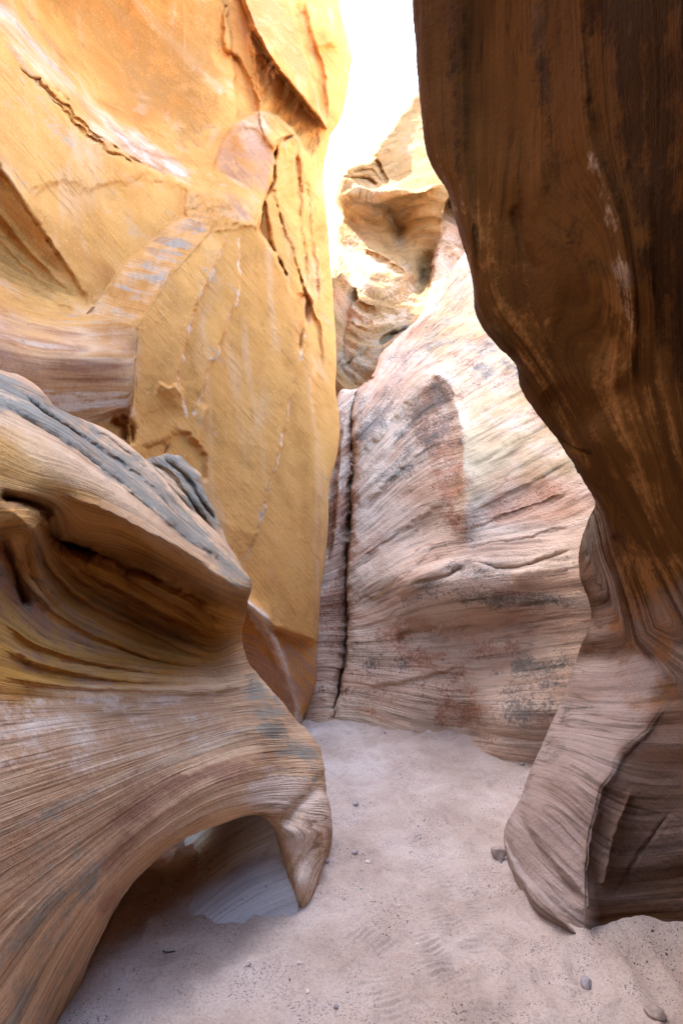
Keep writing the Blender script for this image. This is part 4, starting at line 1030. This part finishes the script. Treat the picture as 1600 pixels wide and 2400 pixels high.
for c in CONTACT:
    w = np.array([ground_pt(*p) for p in c])
    m = (x > w[:, 0].min() - .4) & (x < w[:, 0].max() + .4) & (y > w[:, 1].min() - .4) & (y < w[:, 1].max() + .4)
    d = seg_dist(x[m], y[m], catmull(w, 5))[0]
    z[m] += (0.009 + .010 * fbm(np.c_[x[m] * 9, y[m] * 9, 0 * x[m]], 3)) * np.exp(-(d / .07) ** 2)
GZ = z.reshape(GX.shape)


def floor_z(a, b):
    a, b = np.atleast_1d(a), np.atleast_1d(b)
    i = np.clip(np.searchsorted(gx, a) - 1, 0, len(gx) - 2)
    j = np.clip(np.searchsorted(gy, b) - 1, 0, len(gy) - 2)
    u, v = (a - gx[i]) / (gx[i + 1] - gx[i]), (b - gy[j]) / (gy[j + 1] - gy[j])
    return (GZ[j, i] * (1 - u) + GZ[j, i + 1] * u) * (1 - v) + (GZ[j + 1, i] * (1 - u) + GZ[j + 1, i + 1] * u) * v


V = np.c_[x, y, z]
idx = np.arange(x.size).reshape(GX.shape)
F = np.stack([idx[:-1, :-1], idx[:-1, 1:], idx[1:, 1:], idx[1:, :-1]], -1).reshape(-1, 4)

m_sand, nt, b = new_mat('pink_sand')
geo = nd(nt, 'ShaderNodeNewGeometry').outputs['Position']


def sn(scale, detail=3, rough=.6):
    n = nd(nt, 'ShaderNodeTexNoise')
    n.inputs['Scale'].default_value = scale
    n.inputs['Detail'].default_value = detail
    n.inputs['Roughness'].default_value = rough
    nt.links.new(geo, n.inputs['Vector'])
    return n.outputs['Fac']


c = ramp(nt, maprange(nt, sn(2.2, 5), .3, .7), [(0, (0.46, 0.36, 0.295)), (.5, (0.54, 0.435, 0.365)), (1, (0.60, 0.505, 0.44))])
c = mixc(nt, .45, c, ramp(nt, maprange(nt, sn(420, 2, .8), .3, .7), [(0, (.40, .37, .36)), (.5, (.9, .9, .9)), (1, (1, 1, 1))]), 'MULTIPLY')
c = mixc(nt, .4, c, ramp(nt, maprange(nt, sn(95, 3, .8), .35, .62), [(0, (.5, .47, .46)), (.5, (.92, .92, .92)), (1, (1, 1, 1))]), 'MULTIPLY')
grit = math_(nt, 'MULTIPLY', maprange(nt, sn(150, 2, .6), .57, .64), maprange(nt, sn(5.5, 5, .7), .46, .60))
c = mixc(nt, math_(nt, 'MULTIPLY', grit, .85), c, (0.13, 0.10, 0.10))
nt.links.new(c, b.inputs['Base Color'])
bp = nd(nt, 'ShaderNodeBump')
bp.inputs['Strength'].default_value = .6
bp.inputs['Distance'].default_value = .006
nt.links.new(math_(nt, 'ADD', math_(nt, 'MULTIPLY', sn(160, 4, .7), .6), math_(nt, 'MULTIPLY', sn(34, 4), 1.0)), bp.inputs['Height'])
nt.links.new(bp.outputs[0], b.inputs['Normal'])
G = mesh_object('sand_ground', V, F, m_sand)
tag(G, 'pale pinkish sand floor of the slot canyon', 'sand', kind='structure')


# ------------------------------------------------------------------ stones, twig, leaf, grit
def plain_mat(name, col, var=.3, scale=60):
    m, nt, b = new_mat(name)
    geo = nd(nt, 'ShaderNodeNewGeometry').outputs['Position']
    n = nd(nt, 'ShaderNodeTexNoise')
    n.inputs['Scale'].default_value = scale
    n.inputs['Detail'].default_value = 5
    nt.links.new(geo, n.inputs['Vector'])
    lo = tuple(v * (1 - var) for v in col)
    hi = tuple(min(1, v * (1 + var)) for v in col)
    nt.links.new(ramp(nt, n.outputs['Fac'], [(.3, lo), (.7, hi)]), b.inputs['Base Color'])
    bp = nd(nt, 'ShaderNodeBump')
    bp.inputs['Strength'].default_value = .4
    bp.inputs['Distance'].default_value = .002
    nt.links.new(n.outputs['Fac'], bp.inputs['Height'])
    nt.links.new(bp.outputs[0], b.inputs['Normal'])
    return m


M_STONE = plain_mat('tan_stone', (0.36, 0.285, 0.24))
M_GREYSTONE = plain_mat('grey_stone', (0.36, 0.32, 0.32))
M_PALESTONE = plain_mat('pale_chip', (0.62, 0.54, 0.50))


def uv_ball(n=24, m=14):
    th = np.linspace(0, 2 * np.pi, n, endpoint=False)
    ph = np.linspace(-np.pi / 2, np.pi / 2, m)
    T, Ph = np.meshgrid(th, ph)
    V = np.stack([np.cos(T) * np.cos(Ph), np.sin(T) * np.cos(Ph), np.sin(Ph)], -1).reshape(-1, 3)
    i = np.arange(n * m).reshape(m, n)
    j = np.roll(i, -1, 1)
    F = np.stack([i[:-1], j[:-1], j[1:], i[1:]], -1).reshape(-1, 4)
    return V, F


def stone(px, py, wpx, hpx, mat, label, seed, flat=.7, group='loose stones on the sand'):
    wpx, hpx = wpx * .52, hpx * .52
    cx, cy = ground_pt(px, py + hpx * .35)
    V, F = uv_ball()
    r = np.random.default_rng(seed)
    s = wpx / 1200 * math.hypot(cy, CAM_Z) * .52
    # chip flat faces off the pebble
    for k in range(9):
        n = r.normal(size=3)
        n /= np.linalg.norm(n)
        d = r.uniform(.62, .9)
        e = V @ n
        V = V - np.clip(e - d, 0, None)[:, None] * n * .92
    V = V * (1 + .10 * fbm(V * 1.7 + seed, 3))[:, None]
    V = V * np.array([s, s * r.uniform(.75, .95), s * flat * hpx / wpx * 1.15])
    a = r.uniform(0, 6.28)
    R = np.array([[math.cos(a), -math.sin(a), 0], [math.sin(a), math.cos(a), 0], [0, 0, 1]])
    V = V @ R.T
    gz = float(floor_z(np.array([cx]), np.array([cy]))[0])
    o = np.array([cx, cy, gz])
    V = V + o + np.array([0, 0, -V[:, 2].min() * .72])
    ob = mesh_object('stone', V, F, mat, o)
    tag(ob, label, 'stone', group)
    return ob


stone(1167, 2002, 54, 48, M_STONE, 'largest loose stone, tan, on the sand against the foot of the dark fin', 1, .9)
stone(1173, 2019, 15, 9, M_GREYSTONE, 'tiny grey pebble touching the largest tan stone', 2)
stone(833, 1881, 30, 18, M_GREYSTONE, 'flat grey stone in the middle of the passage floor', 3)
stone(831, 1998, 26, 14, M_GREYSTONE, 'grey-brown stone on the sand level with the largest tan stone', 4)
stone(861, 2016, 24, 10, M_PALESTONE, 'thin pale chip beside a grey-brown stone in mid passage', 5, .5)
stone(767, 2022, 18, 20, M_GREYSTONE, 'upright grey pebble against the leg of the arched rock', 6)
stone(1223, 1794, 24, 16, M_STONE, 'small tan stone at the base of the pink wall beside the fin', 7)
stone(1373, 2300, 46, 36, M_GREYSTONE, 'brown-grey stone in the shaded sand in front of the fin foot', 8, .8)
stone(1535, 2378, 62, 44, M_STONE, 'half-buried brown stone on the near sand, farthest of all from the arch', 9, .6)
stone(936, 2121, 16, 12, M_PALESTONE, 'single pale pebble alone in the centre of the near sand', 10)
stone(582, 2265, 20, 16, M_PALESTONE, 'pale round pebble on the sand in front of the arch', 11)
stone(703, 2262, 22, 14, M_PALESTONE, 'lilac-white flat chip level with a pale round pebble', 12, .5)
stone(721, 2330, 16, 14, M_PALESTONE, 'pale pebble on the near sand, next nearest the viewer after a dark grey one', 13)
stone(787, 2361, 18, 16, M_GREYSTONE, 'dark grey pebble on the sand, nearest of all to the viewer', 14)
stone(901, 1722, 14, 10, M_GREYSTONE, 'small grey stone under the foot of the back wall', 15)
stone(826, 1684, 20, 12, M_STONE, 'brown stone at the bottom of the upright crack', 16)
stone(977, 2212, 12, 8, M_PALESTONE, 'small white chip between the boot prints', 17, .5)

# twig
cx, cy = ground_pt(395, 2229)
gz = float(floor_z(np.array([cx]), np.array([cy]))[0])
pts = np.array([(-.022, .004, .006), (-.010, 0, .005), (.004, -.001, .006), (.014, .002, .005), (.024, .001, .007)])
pts = catmull(pts, 5)
k = 8
ring = []
for i, p in enumerate(pts):
    r = .0028 * (1 - .35 * i / len(pts)) * (1 + .15 * math.sin(i * 1.9))
    for j in range(k):
        a = 2 * math.pi * j / k
        ring.append((p[0], p[1] + r * math.cos(a), p[2] + r * math.sin(a)))
V = np.array(ring) + (cx, cy, gz)
n = len(pts)
F = [(i * k + j, i * k + (j + 1) % k, (i + 1) * k + (j + 1) % k, (i + 1) * k + j) for i in range(n - 1) for j in range(k)]
tag(mesh_object('twig', V, F, plain_mat('dead_wood', (.10, .08, .075)), (cx, cy, gz)), 'short dark twig lying on the sand in front of the arch', 'twig')

# leaf
cx, cy = ground_pt(846, 2086)
gz = float(floor_z(np.array([cx]), np.array([cy]))[0])
u = np.linspace(-1, 1, 9)
V, F = [], []
for i, t in enumerate(u):
    w = .0035 * (1 - t * t) + .0002
    for sgn in (-1, 0, 1):
        V.append((cx + t * .007, cy + sgn * w, gz + .004 + .0015 * abs(sgn) + .001 * t))
for i in range(8):
    for j in range(2):
        F.append((i * 3 + j, (i + 1) * 3 + j, (i + 1) * 3 + j + 1, i * 3 + j + 1))
tag(mesh_object('leaf', V, F, plain_mat('green_leaf', (.03, .22, .12)), (cx, cy, gz)), 'tiny fallen green leaf on the bare sand', 'leaf')

# dark grit drifted over the sand: uncountable
bV, bF = uv_ball(5, 4)
cand = RNG.uniform((-1.2, 1.25), (1.5, 4.4), size=(160000, 2))
q = np.c_[cand, 0 * cand[:, 0]]
den = sstep(0.05, .75, fbm(q * 3.3, 4) + .25 * fbm(q * 9 + 5, 3)) * np.clip(2.6 / cand[:, 1] - .45, .1, 1)
keep = RNG.uniform(size=len(cand)) < den * .75
cand = cand[keep][:32000]
gzs = floor_z(cand[:, 0], cand[:, 1])
sz = np.exp(RNG.normal(math.log(.00115), .45, len(cand)))
sc3 = sz[:, None] * RNG.uniform(.6, 1.25, (len(cand), 3))
VV = bV[None] * sc3[:, None, :] + np.c_[cand, gzs + sz * .3][:, None, :]
FF = bF[None] + (np.arange(len(cand)) * len(bV))[:, None, None]
tag(mesh_object('grit', VV.reshape(-1, 3), FF.reshape(-1, 4), plain_mat('dark_grit', (.17, .14, .14), .5, 35), smooth=False), 'dark grit drifted over the sand', 'grit', kind='stuff')

# ------------------------------------------------------------------ light
SUN_EL, SUN_AZ = math.radians(60), math.radians(-55)      # azimuth from the view axis (+Y), positive to the right
sd = np.array([math.cos(SUN_EL) * math.sin(SUN_AZ), math.cos(SUN_EL) * math.cos(SUN_AZ), math.sin(SUN_EL)])
sl = D.lights.new('sun', 'SUN')
sl.energy = 2.6
sl.angle = math.radians(.5)
sl.color = (1, .93, .82)
so = link(D.objects.new('sun', sl))
from mathutils import Vector
so.rotation_euler = Vector(sd).to_track_quat('Z', 'Y').to_euler()
so.location = (0, 0, 20)
w = D.worlds.new('World')
SC.world = w
w.use_nodes = True
nt = w.node_tree
nt.nodes.clear()
sky = nd(nt, 'ShaderNodeTexSky', sky_type='NISHITA')
sky.sun_disc = False
sky.sun_elevation = SUN_EL
sky.sun_rotation = SUN_AZ
sky.air_density = 1.0
sky.dust_density = 2.5
sky.ozone_density = 1.0
bg = nd(nt, 'ShaderNodeBackground')
bg.inputs['Strength'].default_value = 0.15
ow = nd(nt, 'ShaderNodeOutputWorld')
nt.links.new(sky.outputs[0], bg.inputs[0])
nt.links.new(bg.outputs[0], ow.inputs[0])

# ------------------------------------------------------------------ camera and render settings
cd = D.cameras.new('camera')
cd.sensor_fit = 'VERTICAL'
cd.sensor_height = 36
cd.lens = 18
cd.clip_end = 500
cd.clip_start = 0.02
co = link(D.objects.new('camera', cd))
co.location = (0, 0, CAM_Z)
co.rotation_euler = (math.radians(90) + PITCH, 0, 0)
SC.camera = co
SC.view_settings.view_transform = 'Standard'
SC.view_settings.look = 'None'
SC.view_settings.exposure = 4.05
SC.view_settings.gamma = 1
SC.cycles.use_denoising = True
SC.cycles.denoising_prefilter = 'NONE'
SC.cycles.max_bounces = 10
SC.cycles.diffuse_bounces = 8
SC.cycles.glossy_bounces = 2
